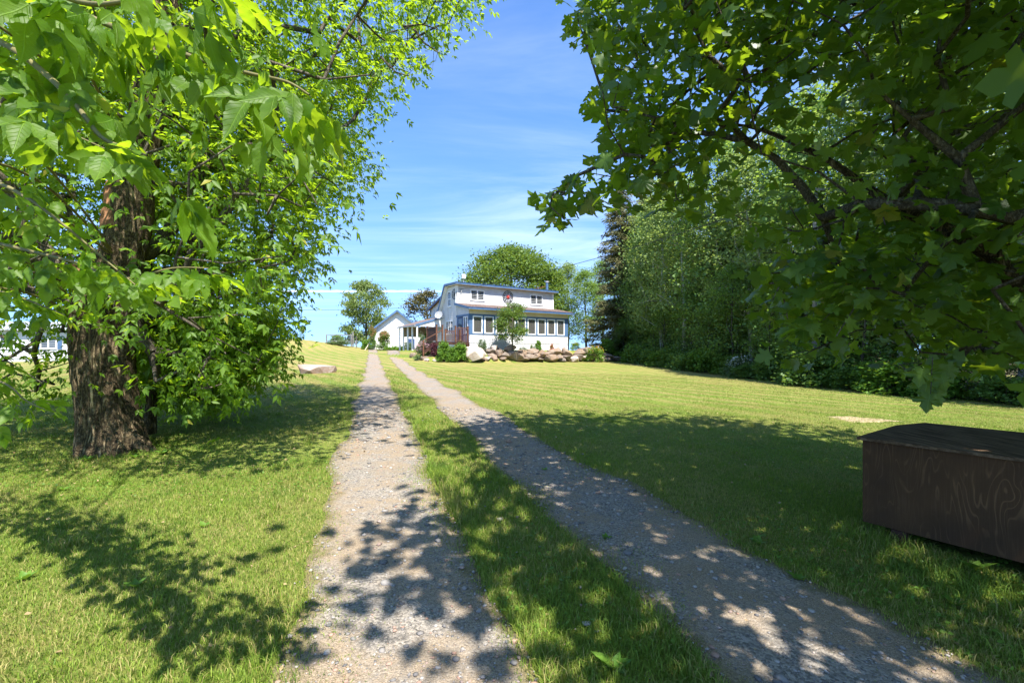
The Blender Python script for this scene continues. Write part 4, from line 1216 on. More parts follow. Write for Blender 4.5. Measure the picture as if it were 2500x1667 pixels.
for bi, b in enumerate(boughs):
    pts = np.array([px_ray(*q) for q in b])
    start = be_path[8] if b[0][1] < 0 else (be_path[6] if b[0][1] < 500 else be_path[4])
    mid = (start + pts[0]) / 2 + np.array([0, 0, 0.5])
    full = np.vstack([start, mid, pts])
    L_ = len(full)
    V, F = sweep(full, np.linspace(0.016, 0.0028, L_), 7, 0.03, bi, None, 6)
    ob = obj('bough', np_mesh('bough', V, F, M['greentwig'], True), be)
    bough_objs.append(ob)
    seg = np.linalg.norm(np.diff(pts, axis=0), axis=1); cum = np.concatenate([[0], np.cumsum(seg)])
    n = int(cum[-1] / (0.06 if bi < 3 else 0.095))
    for side in (0, 1, 2):
        ss = np.linspace(0.2, cum[-1], n) + rl.normal(size=n) * 0.02
        C = np.stack([np.interp(ss, cum, pts[:, k]) for k in range(3)], 1)
        tang = unit(np.gradient(C, axis=0) + 1e-6)
        lat = unit(np.cross(tang, np.array([0, 0, 1.0])))
        sg = (1, -1, 0.2)[side]
        ax = unit(tang * 0.5 + lat * sg * (0.7 + 0.3 * rl.random((n, 1))) + np.array([0, 0, -0.55]) + rl.normal(size=(n, 3)) * 0.30)
        C = C + lat * sg * 0.05 * rl.random((n, 1)) + np.array([0, 0, -0.02])
        if side == 2: C = C + rl.normal(size=(n, 3)) * np.array([0.10, 0.10, 0.08])
        sz = (0.090 if bi < 3 else 0.078) * (1 + 0.25 * rl.normal(size=n)).clip(0.55, 1.5)
        P, A, N_, S_ = compound_frames(C, ax, rl, sz)
        for q in range(len(P)): cand.append((bi, P[q], A[q], N_[q], S_[q]))
Pn = np.array([c[1] for c in cand]); pxn, pyn = proj(Pn)
Sn = np.array([c[4] for c in cand]) / np.maximum(Pn[:, 1], 0.3)
far_enough = (Pn[:, 1] > 0.85)
keep_trunk = ~((pxn > 150) & (pxn < 345) & (pyn > 790)) & ~((pxn > 225) & (pxn < 395) & (pyn > 410) & (pyn < 650) & (rl.random(len(pxn)) < 0.95))
vis = far_enough & (pxn > -60) & (pyn > -60) & (pxn < 2500) & (pyn < 1667) & keep_trunk
order = [i for i in np.argsort(-Sn * vis) if vis[i]]
single = set(order[:300]); rest = [i for i in range(len(cand)) if i not in single and far_enough[i] and keep_trunk[i] and (pxn[i] > -60 and pyn[i] > -60 or rl.random() < 0.40)]
leaf_mes = []
for k in range(4):
    V0, F0 = T_NEARLEAF; V1 = V0.copy(); r_ = np.random.default_rng(k)
    V1[:, 2] += 0.06 * np.sin(V1[:, 1] * (3 + k) + k) - 0.10 * k / 3 * V1[:, 1] ** 2; V1[:, 0] *= (0.62, 0.74, 0.84, 0.98)[k]
    leaf_mes.append(np_mesh('leaf', V1, F0, M['veined'], True))
def frame(A, N_):
    y = A / np.linalg.norm(A); x = np.cross(y, N_); x /= np.linalg.norm(x); z = np.cross(x, y)
    return np.stack([x, y, z], 1)
for i in order[:300]:
    bi, P, A, N_, s_ = cand[i]
    o = bpy.data.objects.new('leaf', leaf_mes[i % 4]); COL.objects.link(o); o.parent = bough_objs[bi]
    m3 = frame(A, N_) * s_
    o.matrix_local = Matrix([[*m3[0], P[0]], [*m3[1], P[1]], [*m3[2], P[2]], [0, 0, 0, 1]])
V, F = leaf_geo(*[np.array([cand[i][k] for i in rest]) for k in (1, 2, 3, 4)], T_NEARLEAF)
o = obj('bough_foliage', np_mesh('bough_foliage', V, F, M['boxelder'], True), be); o['kind'] = 'stuff'

# ------------------------------------------------------------------ the dark maple whose boughs hang in from the right
def in_poly(x, y, poly):
    c = np.zeros(len(x), bool); j = len(poly) - 1
    for i in range(len(poly)):
        xi, yi = poly[i]; xj, yj = poly[j]
        c ^= ((yi > y) != (yj > y)) & (x < (xj - xi) * (y - yi) / (yj - yi + 1e-9) + xi); j = i
    return c
rm = np.random.default_rng(33)
mb_xy = (5.9, 2.3)
mp = root('maple_tree', (*mb_xy, gz(*mb_xy)), 'dark green maple reaching its shady boughs in from the right over the chest', 'tree')
mtr = np.array([(5.9, 2.3, -0.15), (5.88, 2.3, 0.6), (5.85, 2.32, 1.5), (5.8, 2.35, 2.6), (5.7, 2.4, 4.0), (5.6, 2.4, 5.6), (5.5, 2.45, 7.2), (5.4, 2.5, 9.0)])
mrd = np.array([0.42, 0.30, 0.27, 0.25, 0.20, 0.15, 0.10, 0.04])
V, F = sweep(mtr, mrd, 28, 0.015, 4, (0.3, 0.4, 4), 6); obj('trunk', np_mesh('trunk', V, F, M['bark'], True), mp)
mlimbs = [np.array([mtr[2], px_ray(2560, 705, 3.35), px_ray(2430, 628, 3.4), px_ray(2330, 570, 3.5), px_ray(2180, 500, 3.8), px_ray(2000, 380, 4.4), px_ray(1830, 310, 5.2), px_ray(1660, 300, 5.4)]),
          np.array([mtr[4], px_ray(2420, 60, 4.2), px_ray(2290, 230, 4.2), px_ray(2180, 330, 4.2)]),
          np.array([mtr[5], px_ray(2300, -250, 4.8), px_ray(2090, 0, 5.0), px_ray(1990, 85, 5.0), px_ray(1880, 118, 5.0), px_ray(1720, 190, 4.8), px_ray(1600, 300, 4.6)]),
          np.array([mtr[5], px_ray(1900, -500, 5.2), px_ray(1700, -180, 5.4), px_ray(1560, -40, 5.6), px_ray(1450, 60, 5.7)])]
mlr = [np.linspace(0.075, 0.008, len(mlimbs[0])), np.linspace(0.06, 0.012, 4), np.linspace(0.055, 0.010, 7), np.linspace(0.05, 0.010, 5)]
for k, (lm, lr) in enumerate(zip(mlimbs, mlr)):
    V, F = sweep(lm, lr, 12, 0.03, 40 + k, None, 6); obj('limb', np_mesh('limb', V, F, M['bark'], True), mp)
poly = [(1405, -60), (1392, 90), (1470, 135), (1500, 180), (1462, 215), (1448, 275), (1505, 340), (1440, 405), (1330, 465), (1335, 520), (1360, 545), (1450, 505), (1560, 495), (1690, 505), (1775, 520), (1800, 590), (1840, 660), (1870, 730), (1880, 800), (1900, 865), (1990, 880), (2090, 855), (2200, 905), (2290, 955), (2360, 905), (2560, 860), (2560, -60)]
N0 = 9000
ppx = rm.uniform(1280, 2560, N0); ppy = rm.uniform(-60, 1000, N0)
dep = rm.uniform(0.0, 1.0, N0)
dmin = np.interp(ppx, [1300, 1500, 1900, 2500], [2.9, 3.5, 3.3, 2.8]); dmax = np.interp(ppx, [1300, 1500, 1900, 2500], [3.3, 5.4, 6.4, 6.2])
dd = dmin + (dmax - dmin) * dep
top = (ppy < 150) & (ppx < 1560); dd[top] = rm.uniform(5.0, 5.8, top.sum())
ok = in_poly(ppx, ppy, poly)
# windows where the bright wood shows through
for cx, cy, rx, ry, pr_ in ((1850, 430, 150, 230, 0.75), (2040, 320, 130, 150, 0.65), (2130, 820, 200, 70, 0.6), (2400, 600, 110, 90, 0.5), (1700, 230, 70, 60, 0.55), (2400, 330, 90, 130, 0.55), (2280, 800, 120, 60, 0.5), (2000, 560, 70, 60, 0.4), (1560, 430, 60, 50, 0.5), (2150, 90, 90, 60, 0.5)):
    ok &= ~((((ppx - cx) / rx) ** 2 + ((ppy - cy) / ry) ** 2 < 1) & (rm.random(N0) < pr_))
A_in = np.stack([(ppx - HX) / FPX * dd, dd, EYE - (ppy - HY) / FPX * dd], 1)[ok]
A_in = A_in[:680]
c0 = np.array([4.6, 2.0, 6.0]); rr = np.array([4.9, 5.0, 4.6])
A_out = c0 + rdir(rm, 5200) * rr * (rm.random((5200, 1)) ** 0.4)
px, py = proj(A_out)
infr = (A_out[:, 1] > 0.2) & (px > -100) & (px < 2580) & (py > -70) & (py < 1667)
# overhead the crown stops where the drive's left half lies in sunlight
sh = A_out[:, :2] - (A_out[:, 2:3] / math.tan(SUN_EL)) * np.array([SUN_H.x, SUN_H.y])     # where its shadow falls
lit_left = sh[:, 0] < drive_x(sh[:, 1]) - 0.35 + 0.9 * np.sin(sh[:, 1] * 1.3)
near_cam = np.linalg.norm(A_out - np.array([0, 0, 1.6]), axis=1) < 2.0
A_out = A_out[~infr & ~lit_left & ~near_cam & (A_out[:, 2] > 1.8)][:900]
att = np.vstack([A_in, A_out])
base_nodes = np.vstack([mtr] + [l[1:] for l in mlimbs]); base_rad = np.concatenate([mrd] + [r_[1:] for r_ in mlr])
bpar = list(range(-1, len(mtr) - 1)); jn = (2, 4, 5, 5)
k0 = len(mtr)
for l, j in zip(mlimbs, jn):
    for q in range(len(l) - 1): bpar.append(j if q == 0 else k0 + q - 1)
    k0 += len(l) - 1
def skeleton2(bn, bp, br, att, r, **kw):
    arr, par, rad, tips = skeleton(list(bn), list(br), att, r, **kw)
    for k in range(len(bn)): par[k] = bp[k]
    return arr, par, rad, tips
nodes, par, rad, tips = skeleton2(base_nodes, bpar, base_rad, att, rm, seg=0.35, arch=0.10, up=0.2, tip=0.0042, pathw=0.1)
V, F = tubes(nodes, par, rad, len(base_nodes), 6)
obj('branches', np_mesh('branches', V, F, M['twig'], True), mp)
def maple_frames(att, r, per, spread, size):
    N = len(att) * per
    c = np.repeat(att, per, 0) + r.normal(size=(N, 3)) * spread * np.array([1, 1, 0.8])
    ax = unit(r.normal(size=(N, 3)) * np.array([1, 1, 0.35]) + np.array([-0.25, 0.0, -0.75]))
    nn = unit(r.normal(size=(N, 3)) * 0.50 + np.array([0, -0.35, 0.8]))
    return c, ax, nn, size * (1 + 0.24 * r.normal(size=N)).clip(0.5, 1.5)
Pm, Am, Nm, Sm = maple_frames(A_in, rm, 11, 0.20, 0.102)
pxm, pym = proj(Pm)
grown = [(x, y) for x, y in poly]
okm = in_poly(pxm, pym, [(x - 28 if x < 2400 else x, y + (18 if y > 400 else 0)) for x, y in grown]) & (Pm[:, 1] > 2.1)
Pm, Am, Nm, Sm = Pm[okm], Am[okm], Nm[okm], Sm[okm]
pxm, pym = proj(Pm)
inview = (pxm > 1200) & (pxm < 2500) & (pym > 0) & (pym < 1100)
idx = np.argsort(-(Sm / Pm[:, 1]) * inview)[:298]
maple_mes = []
for k in range(4):
    V0, F0 = T_MAPLE; V1 = V0.copy()
    V1[:, 2] += 0.05 * np.sin(V1[:, 0] * (5 + k) + k) + 0.04 * np.cos(V1[:, 1] * 6 + k); V1[:, 2] -= 0.10 * (k % 3) * V1[:, 0] ** 2
    maple_mes.append(np_mesh('leaf', V1, F0, M['mapleveined'], True))
[o for o in mp.children if o.name.startswith('branches')][0]['kind'] = 'stuff'
leaf_holder = [o for o in mp.children if o.name.startswith('limb')][0]
def add_leaf(P, A, N_, s_, k):
    o = bpy.data.objects.new('leaf', maple_mes[k % 4]); COL.objects.link(o); o.parent = leaf_holder
    m3 = frame(A, N_) * s_
    o.matrix_local = Matrix([[*m3[0], P[0]], [*m3[1], P[1]], [*m3[2], P[2]], [0, 0, 0, 1]])
for k, i in enumerate(idx): add_leaf(Pm[i], Am[i], Nm[i], Sm[i], k)
# the lowest leaf dangling above the chest, on its own stalk
for k, (x, y, d, s_) in enumerate(((2268, 962, 2.7, 0.11), (2284, 950, 2.75, 0.10), (2262, 930, 2.75, 0.11), (2296, 915, 2.72, 0.10), (2250, 900, 2.72, 0.11), (2310, 890, 2.75, 0.11))):
    P = px_ray(x, y, d); add_leaf(P, np.array([-0.25 + 0.5 * (k % 2), -0.1, -1.0]), np.array([-0.2, -0.9, 0.3]), s_, k)
w = MB(); a = px_ray(2272, 962, 2.72); w.bar(a, a + np.array([0.03, 0.02, 0.22]), 0.0022, 4); w.part('stalk', M['twig'], mp)
rest = np.setdiff1d(np.arange(len(Pm)), idx)
parts = [leaf_geo(Pm[rest], Am[rest], Nm[rest], Sm[rest], T_MAPLE_LO)]
Po, Ao, No, So = maple_frames(A_out, rm, 17, 0.34, 0.15)
pxo, pyo = proj(Po)
clear = ~((Po[:, 1] > 0.1) & (pxo > -20) & (pxo < 2520) & (pyo > -20) & (pyo < 1690) & ~in_poly(pxo, pyo, poly)) & (np.linalg.norm(Po - np.array([0, 0, 1.6]), axis=1) > 1.5)
clear &= ~((Po[:, 1] > 0.1) & (Po[:, 1] < 2.7) & (pxo > -20) & (pxo < 2520) & (pyo > -20) & (pyo < 1690))
parts.append(leaf_geo(Po[clear], Ao[clear], No[clear], So[clear], T_MAPLE_LO))
o = obj('foliage', np_mesh('foliage', *join(parts), M['maple']), mp); o['kind'] = 'stuff'

# ------------------------------------------------------------------ wood edge on the right and trees behind
def make_tree(name, r, h, rad, trunk_r, mat, bark, nclus, per, leaf, T, z_low=0.25, shape=1.0, spread=0.42, droop=0.4, lean=0.0, tip=0.010, clump=0.0):
    """tree in local coordinates: trunk, branches, foliage meshes"""
    n = 8; zz = np.linspace(-0.2, h * 0.93, n)
    wob = np.cumsum(r.normal(size=(n, 2)) * 0.05 * h / 12, axis=0)
    path = np.stack([wob[:, 0] + lean * zz, wob[:, 1], zz], 1)
    prad = trunk_r * (1 - zz.clip(0) / h) ** 0.8 + 0.012
    V, F = sweep(path, prad, 10, 0.02, int(r.integers(999)), (0.25, 0.3, 3), 3)
    TV, TF = V, F
    f = r.random(nclus) ** 0.8; z = h * (z_low + (1 - z_low) * f)
    prof = np.sin(np.pi * np.clip((f * 0.92 + 0.10), 0, 1)) ** (0.7 * shape)
    a = r.random(nclus) * 2 * math.pi; q = rad * prof * (0.35 + 0.65 * r.random(nclus) ** 0.5)
    att = np.stack([np.cos(a) * q, np.sin(a) * q, z], 1)
    att[:, :2] += np.stack([np.interp(z, zz, path[:, 0]), np.interp(z, zz, path[:, 1])], 1)
    if clump:
        nf = np.sin(att[:, 0] * 1.6 + att[:, 2] * 0.9 + 1) * np.sin(att[:, 1] * 1.7 + 2) + np.sin(att[:, 2] * 1.5 + att[:, 0])
        att = att[nf > -clump]
    nodes, par, rd, tips = skeleton(list(path), list(prad), att, r, 0.8, 0.05, 0.8, tip)
    V, F = tubes(nodes, par, rd, n, 4)
    tm = np_mesh('trunk', *join([(TV, TF), (V, F)]), bark, True)
    fm = np_mesh('foliage', *single_leaves(att, r, per, spread, leaf, T, droop), mat)
    return dict(name=name, trunk=tm, foliage=fm)
def make_spruce(name, r, h, rad):
    n = 7; zz = np.linspace(-0.2, h, n); path = np.stack([r.normal(size=n) * 0.05, r.normal(size=n) * 0.05, zz], 1); prad = 0.22 * (1 - zz.clip(0) / h) + 0.015
    V, F = sweep(path, prad, 9, 0.02, 1, (0.25, 0.3, 3), 3); tm = np_mesh('trunk', V, F, M['darkbark'], True)
    parts = []; w = MB()
    z = 1.2
    while z < h * 0.985:
        nb = 6 if z < h * 0.8 else 4
        for k in range(nb):
            if r.random() < 0.12: continue
            a = r.random() * 6.283; Lb = rad * (1 - z / h) ** 0.75 * (0.65 + 0.45 * r.random()) + 0.15
            d = np.array([math.cos(a), math.sin(a), 0]); m = max(3, int(Lb / 0.22))
            f = np.linspace(0.1, 1, m)[:, None]
            pts = np.array([0, 0, z]) + d * Lb * f + np.array([0, 0, 1.0]) * (-0.42 * Lb * f + 0.22 * Lb * f * f)
            w.bar(pts[0], pts[-1], 0.018, 3, 0.005)
            per = 26; C = np.repeat(pts, per, 0); NN = len(C)
            lat = np.cross(d, [0, 0, 1.0])
            ax = unit(d * 0.8 + lat * r.normal(size=(NN, 1)) * 0.9 + np.array([0, 0, -0.55]) + r.normal(size=(NN, 3)) * 0.25)
            C = C + r.normal(size=(NN, 3)) * np.array([0.16, 0.16, 0.10])
            parts.append((C, ax, unit(r.normal(size=(NN, 3)) + np.array([0, 0, 0.6])), 0.27 * (1 + 0.35 * r.normal(size=NN)).clip(0.4, 1.6)))
        z += 0.27 + 0.10 * r.random()
    P = [np.concatenate([q[k] for q in parts]) for k in range(4)]
    fm = np_mesh('foliage', *leaf_geo(*P, T_NEEDLE), M['spruce'])
    return dict(name=name, trunk=tm, branches=w.mesh('branches', M['darkbark']), foliage=fm)
def place_tree(pr, x, y, rz, sc, label, cat='tree', group=None, z=None):
    o = root(pr['name'], (x, y, gz(x, y) if z is None else z), label, cat, group)
    o.rotation_euler = (0, 0, rz); o.scale = sc if isinstance(sc, tuple) else (sc, sc, sc)
    for k in ('trunk', 'branches', 'stems', 'foliage', 'flowers'):
        if pr.get(k) is None: continue
        c = bpy.data.objects.new(k, pr[k]); COL.objects.link(c); c.parent = o
        if k in ('foliage', 'flowers'): c['kind'] = 'stuff'
    return o
rt = np.random.default_rng(77)
birch = [make_tree('birch_tree', rt, 14, 2.3, 0.13, M['birch'], M['birchbark'], 210, 80, 0.15, T_OVAL, 0.14, 0.8, 0.45, 0.5, 0.0, 0.010, 1.0) for _ in range(2)]
aspen = [make_tree('aspen_tree', rt, 13, 2.5, 0.15, M['aspen'], M['darkbark'], 220, 80, 0.155, T_OVAL, 0.10, 0.8, 0.46, 0.4, 0.0, 0.010, 1.0) for _ in range(2)]
sapling = [make_tree('sapling_tree', rt, 7, 1.7, 0.06, M['shrub'], M['darkbark'], 120, 55, 0.12, T_OVAL, 0.05, 0.7, 0.36, 0.4, 0.02, 0.007, 1.1) for _ in range(2)]
spruce = make_spruce('spruce_tree', rt, 19, 3.9)
ORD = ['first', 'second', 'third', 'fourth', 'fifth', 'sixth', 'seventh', 'eighth', 'ninth', 'tenth', 'eleventh', 'twelfth', 'thirteenth', 'fourteenth', 'fifteenth', 'sixteenth', 'seventeenth', 'eighteenth', 'nineteenth', 'twentieth'] + ['twenty-' + q for q in ('first', 'second', 'third', 'fourth', 'fifth', 'sixth', 'seventh', 'eighth', 'ninth')] + ['thirtieth']
EDGE = np.array([(11.6, 56), (10.9, 50), (10.6, 45), (11.4, 39), (12.6, 32), (13.2, 26), (13.9, 20), (15.0, 15.5), (16.4, 12), (18.5, 8.5), (21, 5.0)], float)
ecum = np.concatenate([[0], np.cumsum(np.linalg.norm(np.diff(EDGE, axis=0), axis=1))])
def edge_pt(s, back):
    p = np.array([np.interp(s, ecum, EDGE[:, k]) for k in (0, 1)]); q = np.array([np.interp(s + 0.5, ecum, EDGE[:, k]) for k in (0, 1)])
    d = (q - p); d /= np.linalg.norm(d) + 1e-9
    return p + np.array([-d[1], d[0]]) * back * 1.0
def back_pt(s, back):
    p = edge_pt(s, 0); return np.array([p[0] + back * 0.93, p[1] + back * 0.30])
place_tree(spruce, 11.4, 47.5, 0.5, (1.0, 1.0, 1.03), 'tall brownish green spruce at the house end of the wood', group='trees of the wood on the right')
place_tree(spruce, 14.6, 50.5, 2.1, (1.0, 1.0, 0.97), 'second tall spruce just behind the one nearest the house', group='trees of the wood on the right')
place_tree(spruce, 16.2, 33.5, 4.0, (0.9, 0.9, 0.78), 'dark spruce among leafy trees beside the middle of the lawn', group='trees of the wood on the right')
k = 0; s = 10.5
while s < ecum[-1]:
    p = back_pt(s, 1.6 + 1.2 * rt.random()); pr = (birch[k % 2] if k % 3 != 1 else aspen[(k // 2) % 2])
    place_tree(pr, p[0], p[1], rt.random() * 6.28, (1.12, 1.12, 1.02 + 0.28 * rt.random()), '%s tree from the house in the front row of the wood' % ORD[k], group='trees of the wood on the right')
    k += 1; s += 2.7 + 1.3 * rt.random()
for row, (bk, step, sc) in enumerate(((5.4, 4.0, 1.0), (9.0, 4.4, 0.9), (13.5, 5.0, 0.8))):
    s = 1.0 + row
    while s < ecum[-1]:
        p = back_pt(s, bk + 1.6 * (rt.random() - 0.5)); pr = (aspen + birch)[int(rt.integers(4))]
        place_tree(pr, p[0], p[1], rt.random() * 6.28, (sc, sc, sc * (0.88 + 0.25 * rt.random())), 'leafy tree deeper in the wood behind its front row', group='trees deeper in the wood')
        s += step + 1.2 * rt.random()
k = 0; s = 8.5
while s < ecum[-1]:
    p = back_pt(s, 0.2 + 0.9 * rt.random())
    place_tree(sapling[k % 2], p[0], p[1], rt.random() * 6.28, 0.55 + 0.40 * rt.random(), '%s slender sapling from the house along the wood edge' % ORD[k], group='saplings along the wood edge')
    k += 1; s += 2.3 + 1.0 * rt.random()
# bushes and saplings filling the inside of the wood
for row, (bk, step) in enumerate(((3.4, 1.9), (6.8, 2.3), (11.5, 3.0), (16.5, 3.4))):
    s = 2.0 + 0.7 * row
    while s < ecum[-1]:
        p = back_pt(s, bk + 1.5 * (rt.random() - 0.5)); q = 0.42 + 0.22 * rt.random() + 0.05 * row
        place_tree(sapling[int(rt.integers(2))], p[0], p[1], rt.random() * 6.28, (q * 1.5, q * 1.5, q), 'bushy undergrowth deeper in the wood behind its front row', 'bush', 'undergrowth deeper in the wood')
        s += step + 0.9 * rt.random()
fv, ff = [], []
fs_ = np.linspace(0, ecum[-1], 60); bks = [0.35, 1.2, 3, 6, 10, 16, 26, 40]
for a_ in fs_:
    for b_ in bks:
        p = back_pt(a_, b_ + (0.25 * math.sin(a_ * 2.1) + 0.15 * math.sin(a_ * 5.3) if b_ == 0.35 else 0)); fv.append((p[0], p[1], gz(p[0], p[1]) + 0.02))
nb_ = len(bks)
for i in range(len(fs_) - 1):
    for k in range(nb_ - 1): ff.append((i * nb_ + k, i * nb_ + k + 1, (i + 1) * nb_ + k + 1, (i + 1) * nb_ + k))
tag(obj('forest_floor', np_mesh('forest_floor', np.array(fv), np.array(ff), M['litter'], True)), 'dark leaf litter floor of the wood on the right', 'ground', kind='structure')
# far trees right of the house
for k, (x, y, h_) in enumerate(((5.6, 62, 0.80), (7.8, 64, 0.86), (9.9, 60, 0.80), (12.8, 64, 0.95))):
    place_tree(aspen[k % 2] if k != 1 else birch[0], x, y, k * 1.3, (1.0, 1.0, h_), '%s pale tree from the left in the gap right of the house' % ORD[k], group='trees behind the house', z=1.9)
rndtree = make_tree('shade_tree', rt, 14.6, 8.0, 0.35, M['roundleaf'], M['darkbark'], 700, 75, 0.27, T_OVAL, 0.16, 0.55, 0.72, 0.4, 0, 0.016, 1.3)
place_tree(rndtree, -0.2, 62, 0, 0.93, 'big round green tree standing behind the house', z=1.9)
bronze = make_tree('crab_apple_tree', rt, 7.4, 3.0, 0.14, M['bronze'], M['darkbark'], 150, 70, 0.21, T_OVAL, 0.2, 0.6, 0.42, 0.2, 0, 0.012, 0.7)
place_tree(bronze, -11.0, 59, 0, 1.0, 'bronze leaved tree between the shed and the house', z=1.95)
willow = make_tree('willow_tree', rt, 9.4, 3.2, 0.16, M['willow'], M['darkbark'], 170, 95, 0.30, T_LANCE, 0.10, 0.5, 0.42, 1.6, 0, 0.012, 0.55)
place_tree(willow, -20.6, 64, 0.7, 1.0, 'loose yellowish willow behind the left of the shed', z=2.0)
place_tree(sapling[0], -30.6, 66, 0.0, 0.30, 'tiny far bush on the left crest against the sky', 'bush', z=2.9)
# young tree before the porch
yt = make_tree('young_tree', rt, 3.9, 1.45, 0.05, M['roundleaf'], M['twig'], 125, 85, 0.105, T_OVAL, 0.20, 0.55, 0.20, 0.4, 0.01, 0.006, 1.2)
yp = px_ray(1251, 856, 37.4); place_tree(yt, yp[0], yp[1], 0.3, 1.0, 'young leafy tree before the porch windows behind the rocks', z=TERR - 0.05)

# ------------------------------------------------------------------ shrubs and flowers
def make_shrub(name, r, mat, leaf, T, n=70, per=40, droop=0.2, flower=None, fl_top=0.6, nfl=30, fs=0.07, spiky=False, spread=0.15):
    """unit shrub, about 1 wide in radius and 1.6 high"""
    a = r.random(n) * 6.283; f = r.random(n); q = np.sqrt(r.random(n)) * (0.95 - 0.35 * f)
    att = np.stack([np.cos(a) * q, np.sin(a) * q, 0.12 + 1.4 * f * (1 - 0.35 * q)], 1)
    w = MB()
    for k in range(0, n, 3): w.bar((att[k, 0] * 0.15, att[k, 1] * 0.15, -0.1), att[k], 0.012, 4, 0.004)
    d = dict(name=name, stems=w.mesh('stems', M['twig']))
    if spiky:
        N = n * per; c = np.repeat(att, per, 0) * np.array([1, 1, 0.2]) + r.normal(size=(N, 3)) * 0.1
        ax = unit(c * np.array([0.8, 0.8, 0]) + np.array([0, 0, 0.9]) + r.normal(size=(N, 3)) * 0.35)
        d['foliage'] = np_mesh('foliage', *leaf_geo(c, ax, unit(r.normal(size=(N, 3)) + np.array([0, 0, 0.4])), leaf * (1 + 0.3 * r.normal(size=N)).clip(0.4, 1.7), T), mat)
    else:
        d['foliage'] = np_mesh('foliage', *single_leaves(att, r, per, spread, leaf, T, droop), mat)
    if flower is not None:
        top = att[np.argsort(-att[:, 2])[:max(6, int(n * fl_top))]]
        d['flowers'] = np_mesh('flowers', *single_leaves(top + np.array([0, 0, 0.10]), r, nfl, spread * 0.95, fs, T_OVAL, -0.3, 0.6), flower)
    return d
rs = np.random.default_rng(91)
SHR = [make_shrub('bush', rs, M['shrub'], 0.11, T_OVAL, 80, 42) for _ in range(2)] + [make_shrub('bush', rs, M['lime'], 0.11, T_OVAL, 80, 42)]  # the brighter lime bush puts sunlight on the undergrowth into its leaf colour
k = 0; s = 9.0
while s < ecum[-1] and k < 30:
    p = back_pt(s, -0.75 + 0.8 * rs.random()); q = 0.70 + 0.60 * rs.random()
    place_tree(SHR[int(rs.integers(3))], p[0], p[1], rs.random() * 6.28, (q * 1.1, q * 1.1, q * (0.55 + 0.55 * rs.random())), '%s low bush from the house along the foot of the wood' % ORD[k], 'bush', 'bushes along the foot of the wood')
    k += 1; s += 1.25 + 0.6 * rs.random()
flp = make_shrub('bush', rs, M['perennial'], 0.10, T_OVAL, 60, 40, flower=M['whiteflower'], fl_top=0.5, nfl=10, fs=0.10)
p = back_pt(30.5, -0.5); place_tree(flp, p[0], p[1], 1.0, (1.0, 0.9, 0.75), 'pale leaved bush standing out at the foot of the wood', 'bush')

S_PINK = make_shrub('flower_bush', rs, M['perennial'], 0.13, T_LANCE, 60, 46, flower=M['pinkflower'], fl_top=0.55, nfl=34, fs=0.085)
S_PURP = make_shrub('purple_bush', rs, M['purpleleaf'], 0.14, T_OVAL, 50, 40)
S_LIME = make_shrub('garden_bush', rs, M['lime'], 0.15, T_OVAL, 70, 40)
S_PER = make_shrub('garden_plant', rs, M['perennial'], 0.17, T_LANCE, 50, 34, flower=M['whiteflower'], fl_top=0.25, nfl=6, fs=0.06)
S_LILY = make_shrub('daylily_clump', rs, M['lime'], 0.75, T_NEEDLE, 26, 16, spiky=True)
S_RED = make_shrub('red_flowers', rs, M['shrub'], 0.16, T_OVAL, 40, 26, flower=M['redflower'], fl_top=0.8, nfl=16, fs=0.13)
S_ORA = make_shrub('orange_flowers', rs, M['lime'], 0.16, T_LANCE, 50, 32, flower=M['orangeflower'], fl_top=0.45, nfl=9, fs=0.09)
S_SAL = make_shrub('rose_bush', rs, M['shrub'], 0.12, T_OVAL, 60, 40, flower=M['salmonleaf'], fl_top=0.6, nfl=36, fs=0.10)
S_BRO = make_shrub('bronze_bush', rs, M['bronze'], 0.14, T_OVAL, 55, 36)
def garden(pr, cx, y0, y1, wpx, Y, label, cat='bush', depth=0.8):
    """plant seen between photo rows y0 (top) and y1 (foot), wpx wide, standing at distance Y"""
    p = px_ray(cx, y1, Y); z = p[2]; zg = gz(p[0], p[1])
    hh = (y1 - y0) / FPX * Y + (z - zg); ww = wpx / 2 / FPX * Y
    place_tree(pr, p[0], p[1], rs.random() * 6.28, (ww, ww * depth, hh / 1.55), label, cat, z=zg - 0.02)
garden(S_PINK, 1031, 832, 864, 44, 36.6, 'pink flowering bush at the foot of the deck stairs')
garden(S_PURP, 1060, 836, 860, 24, 36.2, 'small dark purple leaved bush beside the pink flowering one')
garden(S_LIME, 1084, 832, 870, 42, 35.6, 'bright green bush in front of the deck, left of its twin')
garden(S_LIME, 1124, 838, 877, 50, 35.4, 'bright green bush between the deck and the big pale boulder')
garden(S_LIME, 1104, 846, 874, 34, 35.3, 'low bright green bush between two taller ones before the deck')
garden(S_BRO, 1126, 824, 850, 30, 36.6, 'bronze green bush under the deck corner')
garden(S_PER, 1178, 822, 852, 24, 37.0, 'thin flowering plant before the first porch windows')
garden(S_PER, 1276, 842, 856, 24, 38.4, 'low pale plant to the right of the young porch tree', 'plant')
garden(S_LIME, 1314, 830, 856, 20, 39.6, 'narrow bright green plant before the lattice of the porch', 'plant')
garden(S_PER, 1300, 836, 856, 20, 39.2, 'feathery pale plant left of the narrow bright green one', 'plant')
garden(S_RED, 1347, 838, 857, 17, 40.0, 'red flowers standing before the right end of the porch', 'flowers')
garden(S_ORA, 1405, 834, 858, 36, 43.0, 'clump of orange flowers just right of the house', 'flowers')
garden(S_ORA, 1452, 842, 888, 56, 40.6, 'yellowish bush with orange blooms spilling over the right rocks')
garden(S_LIME, 1482, 826, 862, 44, 44.5, 'bright green bush behind the right end of the rock wall')
garden(S_SAL, 939, 806, 856, 40, 53.0, 'rose bush with reddish young leaves before the shed wall')
